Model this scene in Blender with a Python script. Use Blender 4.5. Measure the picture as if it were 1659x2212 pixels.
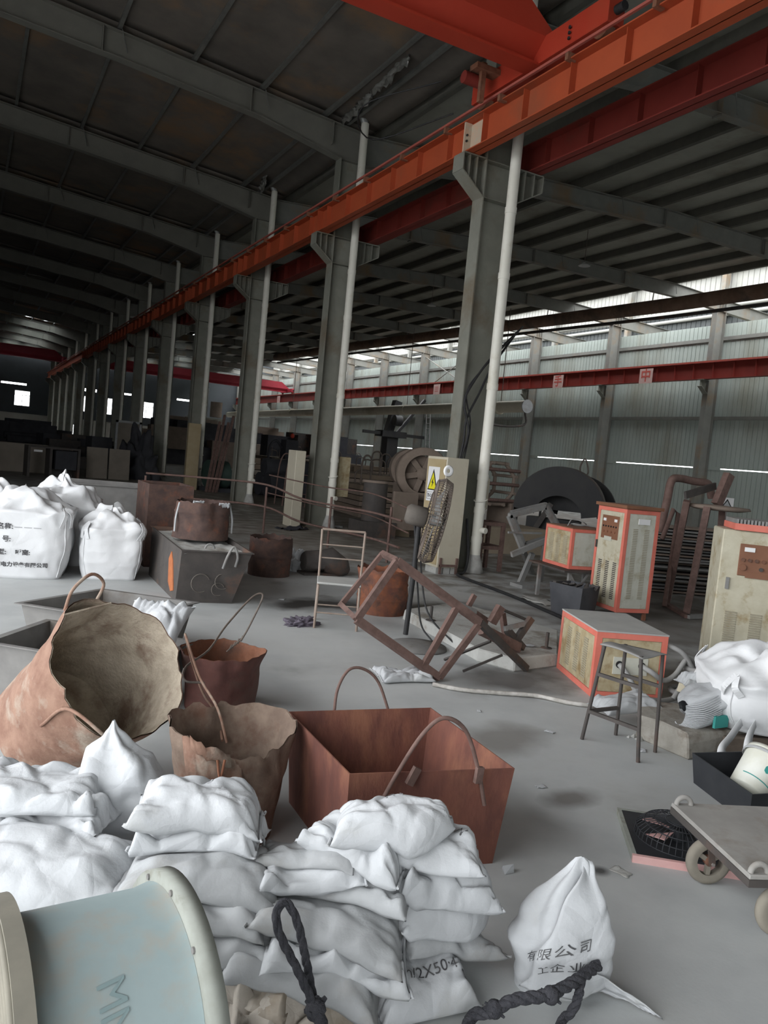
import bpy, math, random
import numpy as np
from mathutils import Vector, Matrix, noise

# ------------------------------------------------------------------ clear
for o in list(bpy.data.objects):
    bpy.data.objects.remove(o, do_unlink=True)
SC = bpy.context.scene
COL = SC.collection
random.seed(7)

# ------------------------------------------------------------------ camera (X across the hall, Y along it, Z up)
cd = bpy.data.cameras.new('camera'); cam = bpy.data.objects.new('camera', cd); COL.objects.link(cam)
right = Vector((0.87890305, -0.46737552, 0.0953391))
down = Vector((0.05188045, -0.10502234, -0.99311567))
fwd = Vector((0.47417069, 0.87779863, -0.0680568))
m = Matrix((right, -down, -fwd)).transposed().to_4x4()
m.translation = (0, 0, 1.75)
cam.matrix_world = m
cd.sensor_fit = 'VERTICAL'; cd.sensor_height = 24.0; cd.sensor_width = 18.0
cd.lens = 24.0 * 1680.0 / 2212.0
cd.clip_start = 0.05; cd.clip_end = 400
SC.camera = cam

# ------------------------------------------------------------------ sky (even overcast) and exposure
world = bpy.data.worlds.new('overcast_sky'); SC.world = world
world.use_nodes = True
bg = world.node_tree.nodes['Background']
bg.inputs[0].default_value = (0.955, 0.975, 1.0, 1)
bg.inputs[1].default_value = 6.2
vs = SC.view_settings
vs.view_transform = 'Standard'; vs.look = 'None'; vs.gamma = 1.0; vs.use_curve_mapping = False
vs.exposure = 0.0
SC.cycles.adaptive_threshold = 0.04
SC.cycles.max_bounces = 6
SC.cycles.diffuse_bounces = 3

def portal(loc, rot, sx, sy):
    """sampling portal set in a real opening of the shell (lets daylight in, emits nothing itself)"""
    l = bpy.data.lights.new('daylight_portal', 'AREA'); l.shape = 'RECTANGLE'; l.size = sx; l.size_y = sy
    l.cycles.is_portal = True
    o = bpy.data.objects.new('daylight_portal', l); COL.objects.link(o)
    o.location = loc; o.rotation_euler = rot
    return o
H90 = math.pi / 2
portal((-5.0, 4.5, 3.7), (0, -H90, 0), 7.4, 15.0)        # open sliding doors in the wall beside the camera
portal((-2.6, -4.0, 2.1), (H90, 0, 0), 4.0, 4.2)          # open doorway behind the camera
portal((28.2, 45.0, 9.95), (0, 0, 0), 6.2, 92.0)         # open strip between the roof edge and the neighbouring shed

# ------------------------------------------------------------------ materials
MATS = {}
def mat(name, c1, c2=None, rough=0.75, metal=0.0, scale=6.0, c3=None, scale3=1.4, amt3=0.5, bump=0.0, bscale=40.0, spec=0.3, lo=0.35, hi=0.65, stretch=(1, 1, 1), crease=0.0, cscale=8.0):
    """object-space procedural: c1/c2 mixed by fine noise, c3 laid over in larger patches"""
    if name in MATS: return MATS[name]
    mt = bpy.data.materials.new(name); mt.use_nodes = True
    nt = mt.node_tree; b = nt.nodes['Principled BSDF']
    b.inputs['Roughness'].default_value = rough; b.inputs['Metallic'].default_value = metal
    b.inputs['Specular IOR Level'].default_value = spec
    tc = nt.nodes.new('ShaderNodeTexCoord'); mp = nt.nodes.new('ShaderNodeMapping')
    mp.inputs['Scale'].default_value = stretch
    nt.links.new(tc.outputs['Object'], mp.inputs['Vector'])
    def nz(sc, det=5, r=0.6):
        n = nt.nodes.new('ShaderNodeTexNoise'); n.inputs['Scale'].default_value = sc
        n.inputs['Detail'].default_value = det; n.inputs['Roughness'].default_value = r
        nt.links.new(mp.outputs[0], n.inputs['Vector']); return n
    def ramp(n, a, z):
        r = nt.nodes.new('ShaderNodeMapRange'); r.inputs[1].default_value = a; r.inputs[2].default_value = z
        r.clamp = True; nt.links.new(n.outputs['Fac'], r.inputs[0]); return r
    def mix(fac, a, bcol):
        x = nt.nodes.new('ShaderNodeMix'); x.data_type = 'RGBA'
        if fac is not None: nt.links.new(fac, x.inputs['Factor'])
        for s, v in ((x.inputs['A'], a), (x.inputs['B'], bcol)):
            if isinstance(v, tuple): s.default_value = (*v, 1)
            else: nt.links.new(v, s)
        return x.outputs['Result']
    col = c1
    if c2: col = mix(ramp(nz(scale), lo, hi).outputs[0], c1, c2)
    if c3:
        r = ramp(nz(scale3, 6, 0.65), 0.62 - amt3 * 0.25, 0.78 - amt3 * 0.25)
        col = mix(r.outputs[0], col, c3)
    if isinstance(col, tuple): b.inputs['Base Color'].default_value = (*col, 1)
    else: nt.links.new(col, b.inputs['Base Color'])
    if bump:
        n = nz(bscale, 3); bp = nt.nodes.new('ShaderNodeBump'); bp.inputs['Strength'].default_value = bump
        bp.inputs['Distance'].default_value = 0.01
        nt.links.new(n.outputs['Fac'], bp.inputs['Height']); nt.links.new(bp.outputs[0], b.inputs['Normal'])
        if crease:                      # sharp cloth creases
            wv = nz(2.5, 2); sc_ = nt.nodes.new('ShaderNodeVectorMath'); sc_.operation = 'MULTIPLY_ADD'; sc_.inputs[1].default_value = (0.35, 0.35, 0.35)
            nt.links.new(wv.outputs['Color'], sc_.inputs[0]); nt.links.new(mp.outputs[0], sc_.inputs[2])
            vo = nt.nodes.new('ShaderNodeTexVoronoi'); vo.feature = 'DISTANCE_TO_EDGE'; vo.inputs['Scale'].default_value = cscale
            nt.links.new(sc_.outputs[0], vo.inputs['Vector'])
            b2 = nt.nodes.new('ShaderNodeBump'); b2.inputs['Strength'].default_value = crease; b2.inputs['Distance'].default_value = 0.06
            nt.links.new(vo.outputs['Distance'], b2.inputs['Height']); nt.links.new(bp.outputs[0], b2.inputs['Normal']); nt.links.new(b2.outputs[0], b.inputs['Normal'])
    MATS[name] = mt
    return mt

# ------------------------------------------------------------------ mesh helpers
class MB:
    def __init__(s): s.v = []; s.f = []; s.sm = []
    def add(s, vs_, fs, smooth=False):
        k = len(s.v); s.v += [tuple(p) for p in vs_]
        s.f += [tuple(i + k for i in f) for f in fs]; s.sm += [smooth] * len(fs); return s
    def box(s, x0, y0, z0, x1, y1, z1):
        return s.add([(x0,y0,z0),(x1,y0,z0),(x1,y1,z0),(x0,y1,z0),(x0,y0,z1),(x1,y0,z1),(x1,y1,z1),(x0,y1,z1)],
                     [(0,3,2,1),(4,5,6,7),(0,1,5,4),(1,2,6,5),(2,3,7,6),(3,0,4,7)])
    def cbox(s, c, sx, sy, sz): return s.box(c[0]-sx/2, c[1]-sy/2, c[2]-sz/2, c[0]+sx/2, c[1]+sy/2, c[2]+sz/2)
    def bar(s, a, b, w, h, up=(0, 0, 1)):
        """rectangular bar from a to b, w across, h along up"""
        a = Vector(a); b = Vector(b); d = (b - a).normalized(); u = Vector(up)
        x = d.cross(u)
        if x.length < 1e-4: x = d.cross(Vector((1, 0, 0)))
        x.normalize(); u = x.cross(d).normalized()
        P = []
        for e in (a, b):
            for i, j in ((-1,-1),(1,-1),(1,1),(-1,1)): P.append(e + x * (i * w / 2) + u * (j * h / 2))
        return s.add(P, [(0,3,2,1),(4,5,6,7),(0,1,5,4),(1,2,6,5),(2,3,7,6),(3,0,4,7)])
    def angle(s, a, b, w, t, n1, n2):
        """angle iron: two legs, along n1 and n2"""
        a = Vector(a); b = Vector(b); n1 = Vector(n1).normalized(); n2 = Vector(n2).normalized()
        prof = [(0,0),(w,0),(w,t),(t,t),(t,w),(0,w)]
        P = [e + n1 * p + n2 * q for e in (a, b) for p, q in prof]
        F = [(i, (i+1) % 6, 6 + (i+1) % 6, 6 + i) for i in range(6)] + [(5,4,3,2,1,0), (6,7,8,9,10,11)]
        return s.add(P, F)
    def tube(s, pts, r, n=8, cap=True, closed=False):
        pts = [Vector(p) for p in pts]; N = len(pts); rr = r if isinstance(r, (list, tuple)) else [r] * N
        ring = []; pu = None
        for i, p in enumerate(pts):
            d = (pts[(i+1) % N] - pts[i-1]) if closed else (pts[min(i+1, N-1)] - pts[max(i-1, 0)])
            d.normalize()
            if pu is None:
                pu = d.cross(Vector((0.31, 0.17, 0.93)))
                if pu.length < 1e-3: pu = d.cross(Vector((1, 0, 0)))
            else: pu = pu - d * pu.dot(d)
            pu.normalize(); w = d.cross(pu)
            ring.append([p + (pu * math.cos(a) + w * math.sin(a)) * rr[i] for a in [2 * math.pi * k / n for k in range(n)]])
        V = [v for q in ring for v in q]; F = []
        for i in range(N if closed else N - 1):
            j = (i + 1) % N
            for k in range(n): F.append((i*n+k, i*n+(k+1) % n, j*n+(k+1) % n, j*n+k))
        s.add(V, F, True)
        if cap and not closed:
            s.add(ring[0], [tuple(range(n))[::-1]]); s.add(ring[-1], [tuple(range(n))])
        return s
    def cyl(s, a, b, r0, r1=None, n=20, cap=True):
        return s.tube([a, b], [r0, r0 if r1 is None else r1], n, cap)
    def lathe(s, prof, n=28, axis='z', c=(0, 0, 0), a0=0.0, a1=2 * math.pi, smooth=True):
        full = abs(a1 - a0 - 2 * math.pi) < 1e-6; m_ = n if full else n + 1; V = []
        for r, z in prof:
            for k in range(m_):
                a = a0 + (a1 - a0) * k / n; x, y = r * math.cos(a), r * math.sin(a)
                p = {'z': (x, y, z), 'x': (z, x, y), 'y': (y, z, x)}[axis]
                V.append((p[0]+c[0], p[1]+c[1], p[2]+c[2]))
        F = []
        for i in range(len(prof) - 1):
            for k in range(n):
                k2 = (k + 1) % m_
                F.append((i*m_+k, i*m_+k2, (i+1)*m_+k2, (i+1)*m_+k))
        return s.add(V, F, smooth)
    def prism(s, poly, lo, hi, axis='y'):
        """polygon extruded along an axis (axis y: poly is x,z ; axis x: y,z ; axis z: x,y)"""
        def P(p, h): return {'y': (p[0], h, p[1]), 'x': (h, p[0], p[1]), 'z': (p[0], p[1], h)}[axis]
        n = len(poly); V = [P(p, lo) for p in poly] + [P(p, hi) for p in poly]
        F = [tuple(range(n)), tuple(range(n, 2*n))[::-1]] + [(i, n+i, n+(i+1) % n, (i+1) % n) for i in range(n)]
        return s.add(V, F)
    def grid(s, fn, nu, nv, smooth=True, wrap_u=False, two=False):
        V = [fn(i / nu, j / nv) for i in range(nu + (0 if wrap_u else 1)) for j in range(nv + 1)]
        F = []; w = nv + 1; M_ = nu if wrap_u else nu + 1
        for i in range(nu):
            for j in range(nv):
                a = i % M_; b = (i + 1) % M_
                F.append((a*w+j, b*w+j, b*w+j+1, a*w+j+1))
        return s.add(V, F, smooth)
    def mesh(s, name):
        me = bpy.data.meshes.new(name); me.from_pydata(s.v, [], s.f)
        me.polygons.foreach_set('use_smooth', s.sm); me.update(); return me
    def build(s, name, material, parent=None, bevel=0.0, solid=0.0, sub=0, fix=True):
        me = s.mesh(name)
        if fix:
            import bmesh
            bm = bmesh.new(); bm.from_mesh(me); bmesh.ops.recalc_face_normals(bm, faces=bm.faces); bm.to_mesh(me); bm.free()
        return link(name, me, material, parent, bevel, solid, sub)
def link(name, me, material, parent=None, bevel=0.0, solid=0.0, sub=0):
    o = bpy.data.objects.new(name, me); COL.objects.link(o)
    if material is not None and not me.materials: me.materials.append(material)
    if parent is not None: o.parent = parent
    if solid:
        md = o.modifiers.new('thickness', 'SOLIDIFY'); md.thickness = solid; md.offset = 0
    if sub:
        md = o.modifiers.new('smooth', 'SUBSURF'); md.levels = sub; md.render_levels = sub
    if bevel:
        md = o.modifiers.new('edge', 'BEVEL'); md.width = bevel; md.segments = 1; md.limit_method = 'ANGLE'; md.angle_limit = 0.7
    return o
def thing(name, label, cat, loc=(0, 0, 0), rotz=0.0, group=None, rot=None):
    o = bpy.data.objects.new(name, None); COL.objects.link(o); o.empty_display_size = 0.1
    o.location = loc; o.rotation_euler = rot if rot else (0, 0, rotz)
    o['label'] = label; o['category'] = cat
    if group: o['group'] = group
    return o
def tag(o, label, cat, group=None):
    o['label'] = label; o['category'] = cat
    if group: o['group'] = group
    return o
def struct(name, label=None):
    o = bpy.data.objects.new(name, None); COL.objects.link(o); o['kind'] = 'structure'
    if label: o['label'] = label
    return o
def copy_tree(o, parent=None):
    c = o.copy(); COL.objects.link(c)
    if parent is not None: c.parent = parent
    for ch in [x for x in bpy.data.objects if x.parent is o]: copy_tree(ch, c)
    return c
def arc(c, r, a0, a1, n, ax=(1, 0, 0), ay=(0, 0, 1)):
    c = Vector(c); ax = Vector(ax); ay = Vector(ay)
    return [c + ax * (r * math.cos(a0 + (a1-a0) * i / n)) + ay * (r * math.sin(a0 + (a1-a0) * i / n)) for i in range(n + 1)]
def smoothpts(pts, k=6):
    """Catmull-Rom through points"""
    P = [Vector(p) for p in pts]; P = [P[0]*2 - P[1]] + P + [P[-1]*2 - P[-2]]; out = []
    for i in range(1, len(P) - 2):
        p0, p1, p2, p3 = P[i-1:i+3]
        for j in range(k):
            t = j / k
            out.append(0.5 * ((2*p1) + (p2-p0)*t + (2*p0-5*p1+4*p2-p3)*t*t + (3*p1-p0-3*p2+p3)*t**3))
    out.append(P[-2]); return out
def text_mesh(txt, size, name='lettering', shear=0.0, spacing=1.0, bold=0.0):
    cu = bpy.data.curves.new(name, 'FONT'); cu.body = txt; cu.size = size; cu.align_x = 'CENTER'; cu.align_y = 'CENTER'
    cu.shear = shear; cu.space_character = spacing; cu.offset = bold; cu.resolution_u = 4
    ob = bpy.data.objects.new(name, cu); COL.objects.link(ob)
    dg = bpy.context.evaluated_depsgraph_get(); me = bpy.data.meshes.new_from_object(ob.evaluated_get(dg))
    bpy.data.objects.remove(ob, do_unlink=True); me.name = name
    me.materials.clear()
    return me
def fbm(p, sc, oct_=3):
    p = Vector(p) * sc; v = 0; a = 1.0
    for _ in range(oct_): v += a * noise.noise(p); p = p * 2.03 + Vector((3.1, 7.7, 1.3)); a *= 0.5
    return v
# ================================================================== THE SETTING
concrete = mat('concrete_floor', (0.405,0.42,0.42), (0.48,0.495,0.49), rough=0.55, scale=2.2, c3=(0.33,0.335,0.325), scale3=0.55, amt3=0.4, bump=0.06, bscale=60, spec=0.35)
def floor_stains(mt, spots):
    """oil and soot spilled at given places, ragged edges"""
    nt = mt.node_tree; b = nt.nodes['Principled BSDF']; src = b.inputs['Base Color'].links[0].from_socket
    tc = nt.nodes.new('ShaderNodeTexCoord'); nz = nt.nodes.new('ShaderNodeTexNoise'); nz.inputs['Scale'].default_value = 2.6; nz.inputs['Detail'].default_value = 6
    nt.links.new(tc.outputs['Object'], nz.inputs['Vector'])
    for (x, y, rx, ry, ang, col, strg) in spots:
        mp = nt.nodes.new('ShaderNodeMapping'); mp.vector_type = 'TEXTURE'
        mp.inputs['Location'].default_value = (x, y, 0); mp.inputs['Rotation'].default_value = (0, 0, ang); mp.inputs['Scale'].default_value = (rx, ry, 1)
        nt.links.new(tc.outputs['Object'], mp.inputs['Vector'])
        ln = nt.nodes.new('ShaderNodeVectorMath'); ln.operation = 'LENGTH'; nt.links.new(mp.outputs[0], ln.inputs[0])
        ad = nt.nodes.new('ShaderNodeMath'); ad.operation = 'MULTIPLY_ADD'; nt.links.new(nz.outputs['Fac'], ad.inputs[0]); ad.inputs[1].default_value = 1.5
        nt.links.new(ln.outputs['Value'], ad.inputs[2])
        mr = nt.nodes.new('ShaderNodeMapRange'); mr.inputs[1].default_value = 1.15; mr.inputs[2].default_value = 1.9; mr.inputs[3].default_value = strg; mr.inputs[4].default_value = 0
        nt.links.new(ad.outputs[0], mr.inputs[0])
        mx = nt.nodes.new('ShaderNodeMix'); mx.data_type = 'RGBA'; nt.links.new(mr.outputs[0], mx.inputs['Factor'])
        nt.links.new(src, mx.inputs['A']); mx.inputs['B'].default_value = (*col, 1); src = mx.outputs['Result']
    nt.links.new(src, b.inputs['Base Color'])
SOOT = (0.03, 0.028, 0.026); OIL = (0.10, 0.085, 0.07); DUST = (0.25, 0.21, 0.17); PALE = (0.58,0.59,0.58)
floor_stains(concrete, [
    (9.5, 24, 7, 16, 0.1, DUST, 0.75), (6.2, 15, 3.0, 5.0, 0.3, DUST, 0.6), (17, 24, 9, 14, 0, (0.16,0.13,0.10), 0.7), (3.0, 34, 6, 16, 0, (0.17,0.15,0.13), 0.6),
    (17.5, 45, 14, 42, 0, (0.10,0.085,0.068), 0.9), (17.5, 18, 13, 12, 0, (0.12,0.10,0.08), 0.85), (2.5, 50, 8, 26, 0, (0.12,0.105,0.09), 0.8), (9.0, 8.0, 2.6, 3.0, 0.2, OIL, 0.75), (7.6, 6.6, 1.4, 2.0, 0.2, (0.13,0.12,0.11), 0.7), (6.0, 4.6, 1.0, 1.1, 0.0, OIL, 0.75),
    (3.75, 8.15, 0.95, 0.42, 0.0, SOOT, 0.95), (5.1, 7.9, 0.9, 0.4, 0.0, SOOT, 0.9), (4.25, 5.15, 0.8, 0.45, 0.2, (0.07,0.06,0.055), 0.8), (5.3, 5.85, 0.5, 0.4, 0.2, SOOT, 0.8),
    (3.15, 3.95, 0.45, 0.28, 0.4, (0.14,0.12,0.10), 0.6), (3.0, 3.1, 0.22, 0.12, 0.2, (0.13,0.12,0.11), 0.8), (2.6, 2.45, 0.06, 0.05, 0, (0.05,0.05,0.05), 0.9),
    (2.6, 6.6, 0.9, 1.2, 0.4, PALE, 0.6), (2.8, 5.2, 0.9, 0.6, 0.1, PALE, 0.5), (1.4, 7.6, 0.8, 1.0, 0, PALE, 0.4), (5.5, 9.0, 2.2, 0.5, -0.6, PALE, 0.35)])
fl_ = MB().box(-6, -5, -0.2, 42, 92, 0).build('floor', concrete); fl_['kind'] = 'structure'

c_col = mat('grey_steel_paint', (0.20,0.20,0.17), (0.235,0.235,0.20), rough=0.6, scale=3, c3=(0.17,0.14,0.10), scale3=0.8, amt3=0.35)
c_colw = mat('wall_column_paint', (0.17,0.17,0.155), (0.20,0.20,0.18), rough=0.6, scale=3, c3=(0.22,0.15,0.085), scale3=0.6, amt3=0.3)
c_raft = mat('rafter_paint', (0.165,0.16,0.14), (0.19,0.185,0.16), rough=0.65, scale=2.5, c3=(0.14,0.105,0.06), scale3=0.5, amt3=0.25)
c_purl = mat('purlin_zinc', (0.16,0.16,0.15), (0.20,0.20,0.185), rough=0.5, scale=5, metal=0.2)
c_purld = mat('purlin_dark_paint', (0.10,0.098,0.085), (0.125,0.12,0.10), rough=0.7, scale=4)
c_roofL = mat('dark_roof_lining', (0.19,0.165,0.14), (0.135,0.12,0.105), rough=0.9, scale=0.9, c3=(0.26,0.165,0.095), scale3=0.35, amt3=0.45)
c_roofR = mat('grey_roof_sheet', (0.32,0.32,0.275), (0.38,0.38,0.33), rough=0.7, scale=1.2, c3=(0.25,0.235,0.19), scale3=0.5, amt3=0.4)
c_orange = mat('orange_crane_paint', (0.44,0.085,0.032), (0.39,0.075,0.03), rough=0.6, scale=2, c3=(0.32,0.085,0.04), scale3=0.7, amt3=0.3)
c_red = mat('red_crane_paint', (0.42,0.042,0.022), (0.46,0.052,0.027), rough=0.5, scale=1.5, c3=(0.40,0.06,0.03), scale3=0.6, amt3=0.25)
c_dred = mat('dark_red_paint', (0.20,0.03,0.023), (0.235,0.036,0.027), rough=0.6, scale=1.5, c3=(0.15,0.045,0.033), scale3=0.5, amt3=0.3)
c_magenta = mat('crimson_crane_paint', (0.28,0.022,0.035), (0.32,0.028,0.042), rough=0.5, scale=1.5)
c_panel = mat('pale_green_sheet', (0.33,0.375,0.345), (0.365,0.405,0.37), rough=0.5, scale=0.8, c3=(0.27,0.28,0.235), scale3=0.35, amt3=0.35, stretch=(1,1,0.35))
c_white = mat('white_sheet', (0.30,0.30,0.28), (0.34,0.34,0.31), rough=0.6, scale=1.0)
c_wallw = mat('far_white_wall', (0.42,0.40,0.36), (0.36,0.34,0.30), rough=0.8, scale=0.7)
c_walld = mat('far_dark_sheet', (0.06,0.07,0.075), (0.05,0.055,0.06), rough=0.7, scale=0.6)
c_pipe = mat('white_pvc', (0.70,0.68,0.60), (0.76,0.74,0.67), rough=0.45, scale=2.0, c3=(0.50,0.45,0.34), scale3=1.1, amt3=0.3)
c_zinc = mat('pale_gutter', (0.5,0.51,0.5), (0.42,0.43,0.42), rough=0.4, scale=3, metal=0.3)
c_rust = mat('brown_rust', (0.20,0.085,0.05), (0.28,0.125,0.075), rough=0.9, scale=9, c3=(0.11,0.065,0.05), scale3=2.2, amt3=0.5, bump=0.35, bscale=55)
c_blk = mat('black_rubber', (0.018,0.018,0.02), (0.03,0.03,0.03), rough=0.6, scale=8)
c_ragged = mat('silver_foil', (0.45,0.45,0.42), (0.25,0.24,0.22), rough=0.35, scale=6, metal=0.5)
c_glass = mat('window_frame_paint', (0.5,0.5,0.48), rough=0.5)

YS = [11 + 6 * k for k in range(-1, 14)]      # rafter lines; columns start at the second
# ---- roofs: sheets, purlins, rafters
ceil = struct('ceiling', 'dark pitched roof of two halls on steel rafters')
def zL(x): return 9.22 + 0.088 * (7.0 - x) if x > -0.4 else 9.22 + 0.088 * 7.4 + 0.02 * (x + 0.4)
def zR(x): return float(np.interp(x, [7.4, 17.5, 24.8, 31.5], [9.12, 9.74, 9.86, 9.58]))
SKYL = [(3.7,63.5),(4.9,63.5),(3.7,69.5),(4.9,69.5),(3.7,75.8),(4.9,75.8),(3.2,82.5),(4.9,82.5)]; SKYR = [(14.8,62),(16.2,68.5),(17.7,76),(19.2,82),(15.6,82)]
def cut(y0, y1, lst, a):
    return sorted(p for p in lst if y0 <= p[1] < y1)
for k in range(-3, 14):                        # lining sheets of the high hall, one per bay, with a sag
    y0, y1 = 11 + 6*k, 17 + 6*k
    if y1 > 91: break
    holes = [p for p in SKYL if y0 <= p[1] < y1]; mb = MB(); nu, nv = 56, 20
    pt = lambda u, v: (-6 + 14.0*u, y0 + (y1-y0)*v, zL(-6 + 14.0*u) + 0.20 - 0.07*math.sin(math.pi*v)*abs(math.sin(u*9.33*math.pi)))
    V = [pt(i/nu, j/nv) for i in range(nu+1) for j in range(nv+1)]; F = []
    for i in range(nu):
        for j in range(nv):
            c = pt((i+0.5)/nu, (j+0.5)/nv)
            if not any(abs(c[0]-h[0]) < 0.5 and abs(c[1]-h[1]) < 1.15 for h in holes): F.append((i*(nv+1)+j, (i+1)*(nv+1)+j, (i+1)*(nv+1)+j+1, i*(nv+1)+j+1))
    mb.add(V, F, True).build('roof_sheet', c_roofL, ceil, solid=0.03)
for x in (-5.4, -3.9, -2.4, -0.9, 0.62, 2.2, 3.7, 5.2, 6.7, 7.25):
    mb = MB(); z = zL(x)
    mb.bar((x, -5, z+0.15), (x, 90, z+0.15), 0.03, 0.18); mb.box(x-0.03, -5, z+0.05, x+0.045, 90, z+0.066)
    mb.build('purlin', c_purl, ceil)
for j, x in enumerate(np.arange(8.2, 25.0, 1.5)):
    mb = MB(); z = zR(x)
    mb.box(x-0.06, -5, z+0.02, x+0.06, 90, z+0.26); mb.build('purlin', c_purld, ceil)
for k in range(-3, 14):
    y0, y1 = 11 + 6*k, 17 + 6*k
    if y1 > 91: break
    mb = MB()
    xs = np.arange(7.6, 24.81, 0.43)
    for a, b in zip(xs[:-1], xs[1:]):
        for c, d in zip(np.linspace(y0, y1, 9)[:-1], np.linspace(y0, y1, 9)[1:]):
            if any(abs((a+b)/2-h[0]) < 0.6 and abs((c+d)/2-h[1]) < 1.2 for h in SKYR): continue
            mb.add([(a,c,zR(a)+0.27),(b,c,zR(b)+0.27),(b,d,zR(b)+0.27),(a,d,zR(a)+0.27)], [(0,1,2,3)])
    mb.build('roof_sheet', c_roofR, ceil, solid=0.03)
def ibeam_profile(x_top, x_bot, t, mb, y):
    """rafter plate girder in the X-Z plane from matching top and bottom polylines"""
    n = len(x_top)
    for i in range(n - 1):
        a, b = x_top[i], x_top[i+1]; c, d = x_bot[i], x_bot[i+1]
        mb.add([(a[0],y-t,a[1]),(b[0],y-t,b[1]),(d[0],y-t,d[1]),(c[0],y-t,c[1]),(a[0],y+t,a[1]),(b[0],y+t,b[1]),(d[0],y+t,d[1]),(c[0],y+t,c[1])],
               [(0,1,2,3),(7,6,5,4),(0,4,5,1),(3,2,6,7),(0,3,7,4),(1,5,6,2)])
        mb.bar((a[0],y,a[1]), (b[0],y,b[1]), 0.22, 0.018); mb.bar((c[0],y,c[1]), (d[0],y,d[1]), 0.22, 0.018)
rmesh = {}
for i, y in enumerate(YS):
    if 'L' not in rmesh:
        mb = MB()
        top = [(x, zL(x)) for x in (-6, -0.4, 2.2, 5.2, 7.2, 7.75)]
        bot = [(-6, zL(-6)-0.6), (-0.4, zL(-0.4)-0.55), (2.2, zL(2.2)-0.50), (5.2, zL(5.2)-0.52), (7.15, 8.47), (7.75, 8.47)]
        ibeam_profile(top, bot, 0.006, mb, 0)
        for x in (1.9, 4.95, 6.9): mb.box(x-0.008, -0.11, zL(x)-0.5, x+0.008, 0.11, zL(x))
        rmesh['L'] = mb.mesh('rafter')
        mb = MB()
        top = [(x, zR(x)) for x in (7.75, 10.5, 17.5, 24.8, 31.5)]
        bot = [(7.75, 8.47), (10.5, 8.86), (17.5, 9.27), (24.8, 9.36), (31.5, 9.10)]
        ibeam_profile(top, bot, 0.006, mb, 0)
        for x in (12.4, 17.5, 21.9, 27.45, 27.6, 27.75): mb.box(x-0.008, -0.11, zR(x)-0.5, x+0.008, 0.11, zR(x))
        rmesh['R'] = mb.mesh('rafter')
    for q in 'LR':
        o = link('rafter', rmesh[q], c_raft if q == 'L' else c_colw, ceil); o.location.y = y
# knee braces from rafters to purlins of the low hall, and in the high hall
kb = MB().cyl((0,0,0), (0.12,0,-0.42), 0.012, n=6).mesh('knee_brace')
for y in YS:
    for x in (12.7, 15.7, 18.7, 21.7, 24.6):
        o = link('knee_brace', kb, c_purl, ceil); o.location = (x, y-0.12, zR(x)+0.02)
    for x in (2.25, 5.25): 
        o = link('knee_brace', kb, c_purl, ceil); o.location = (x, y-0.1, zL(x)+0.05)

# ---- columns between the halls
def column_mesh():
    mb = MB()
    mb.box(7.12, -0.15, 0, 7.14, 0.15, 8.47); mb.box(7.70, -0.15, 0, 7.72, 0.15, 9.0)
    mb.box(7.13, -0.006, 0, 7.71, 0.006, 8.5)
    return mb.mesh('shaft')
def corbel_mesh(s):
    mb = MB(); f = 7.13 if s < 0 else 7.71; e = 6.69 if s < 0 else 8.30
    mb.prism([(f, 6.12), (e, 6.46), (e, 6.72), (f, 6.72)], -0.007, 0.007)
    a, b = min(e, f), max(e, f)
    mb.box(a, -0.15, 6.715, b, 0.15, 6.735); mb.box(e-0.008, -0.15, 6.46, e+0.008, 0.15, 6.72)
    mb.bar((e, 0, 6.46), (f, 0, 6.12), 0.3, 0.018)
    for t in (0.30, 0.62): x = e + (f - e) * t; mb.box(x-0.006, -0.14, 6.46-0.34*t, x+0.006, 0.14, 6.72)
    return mb.mesh('corbel')
shm, c1m, c2m = column_mesh(), corbel_mesh(-1), corbel_mesh(1)
bpm = MB().box(7.05, -0.16, 0, 7.79, 0.16, 0.03).mesh('base_plate')
stm = MB().box(7.14, -0.14, 6.12, 7.70, 0.14, 6.13).box(7.14, -0.14, 6.715, 7.70, 0.14, 6.725).mesh('stiffener')
for k, y in enumerate(YS[1:]):
    o = struct('column', 'grey steel column between the two halls'); o.location.y = y
    for nme, me in (('shaft', shm), ('corbel', c1m), ('corbel', c2m), ('base_plate', bpm), ('stiffener', stm)): link(nme, me, c_col, o)

# ---- wall on the far side of the low hall
wr = struct('wall_right', 'pale green ribbed sheet wall of the low hall')
def ribbed(z0, z1, L, pitch=0.22, d=0.022):
    mb = MB(); n = int(round(L / pitch)); xs = []
    for i in range(n):
        y = i * L / n; p = L / n
        xs += [(y, 0), (y + p*0.84, 0), (y + p*0.88, d), (y + p*0.96, d)]
    xs.append((L, 0))
    for (a, da), (b, db) in zip(xs[:-1], xs[1:]):
        mb.add([(da, a, z0), (db, b, z0), (db, b, z1), (da, a, z1)], [(0,1,2,3)])
    return mb.mesh('wall_sheet')
rows = [ribbed(8.16, 8.78, 6), ribbed(4.80, 8.16, 6), ribbed(2.685, 4.80, 6), ribbed(0.0, 2.645, 6)]
girt = MB().box(-0.09, 0, -0.09, 0, 6, -0.07).box(-0.09, 0, -0.09, -0.075, 6, 0.06).mesh('girt')
for k in range(-2, 14):
    for r in rows:
        o = link('wall_sheet', r, c_panel, wr, solid=0.004); o.location = (27.86, 11 + 6*k, 0)
    for z in (8.16, 4.80):
        o = link('girt', girt, c_colw, wr); o.location = (27.86, 11 + 6*k, z)
    for yy in (0.35, 5.65):
        o = MB().box(27.84, 11+6*k+yy-0.35, 2.60, 27.87, 11+6*k+yy+0.35, 2.74).build('slit_stop', c_panel, wr)
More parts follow.
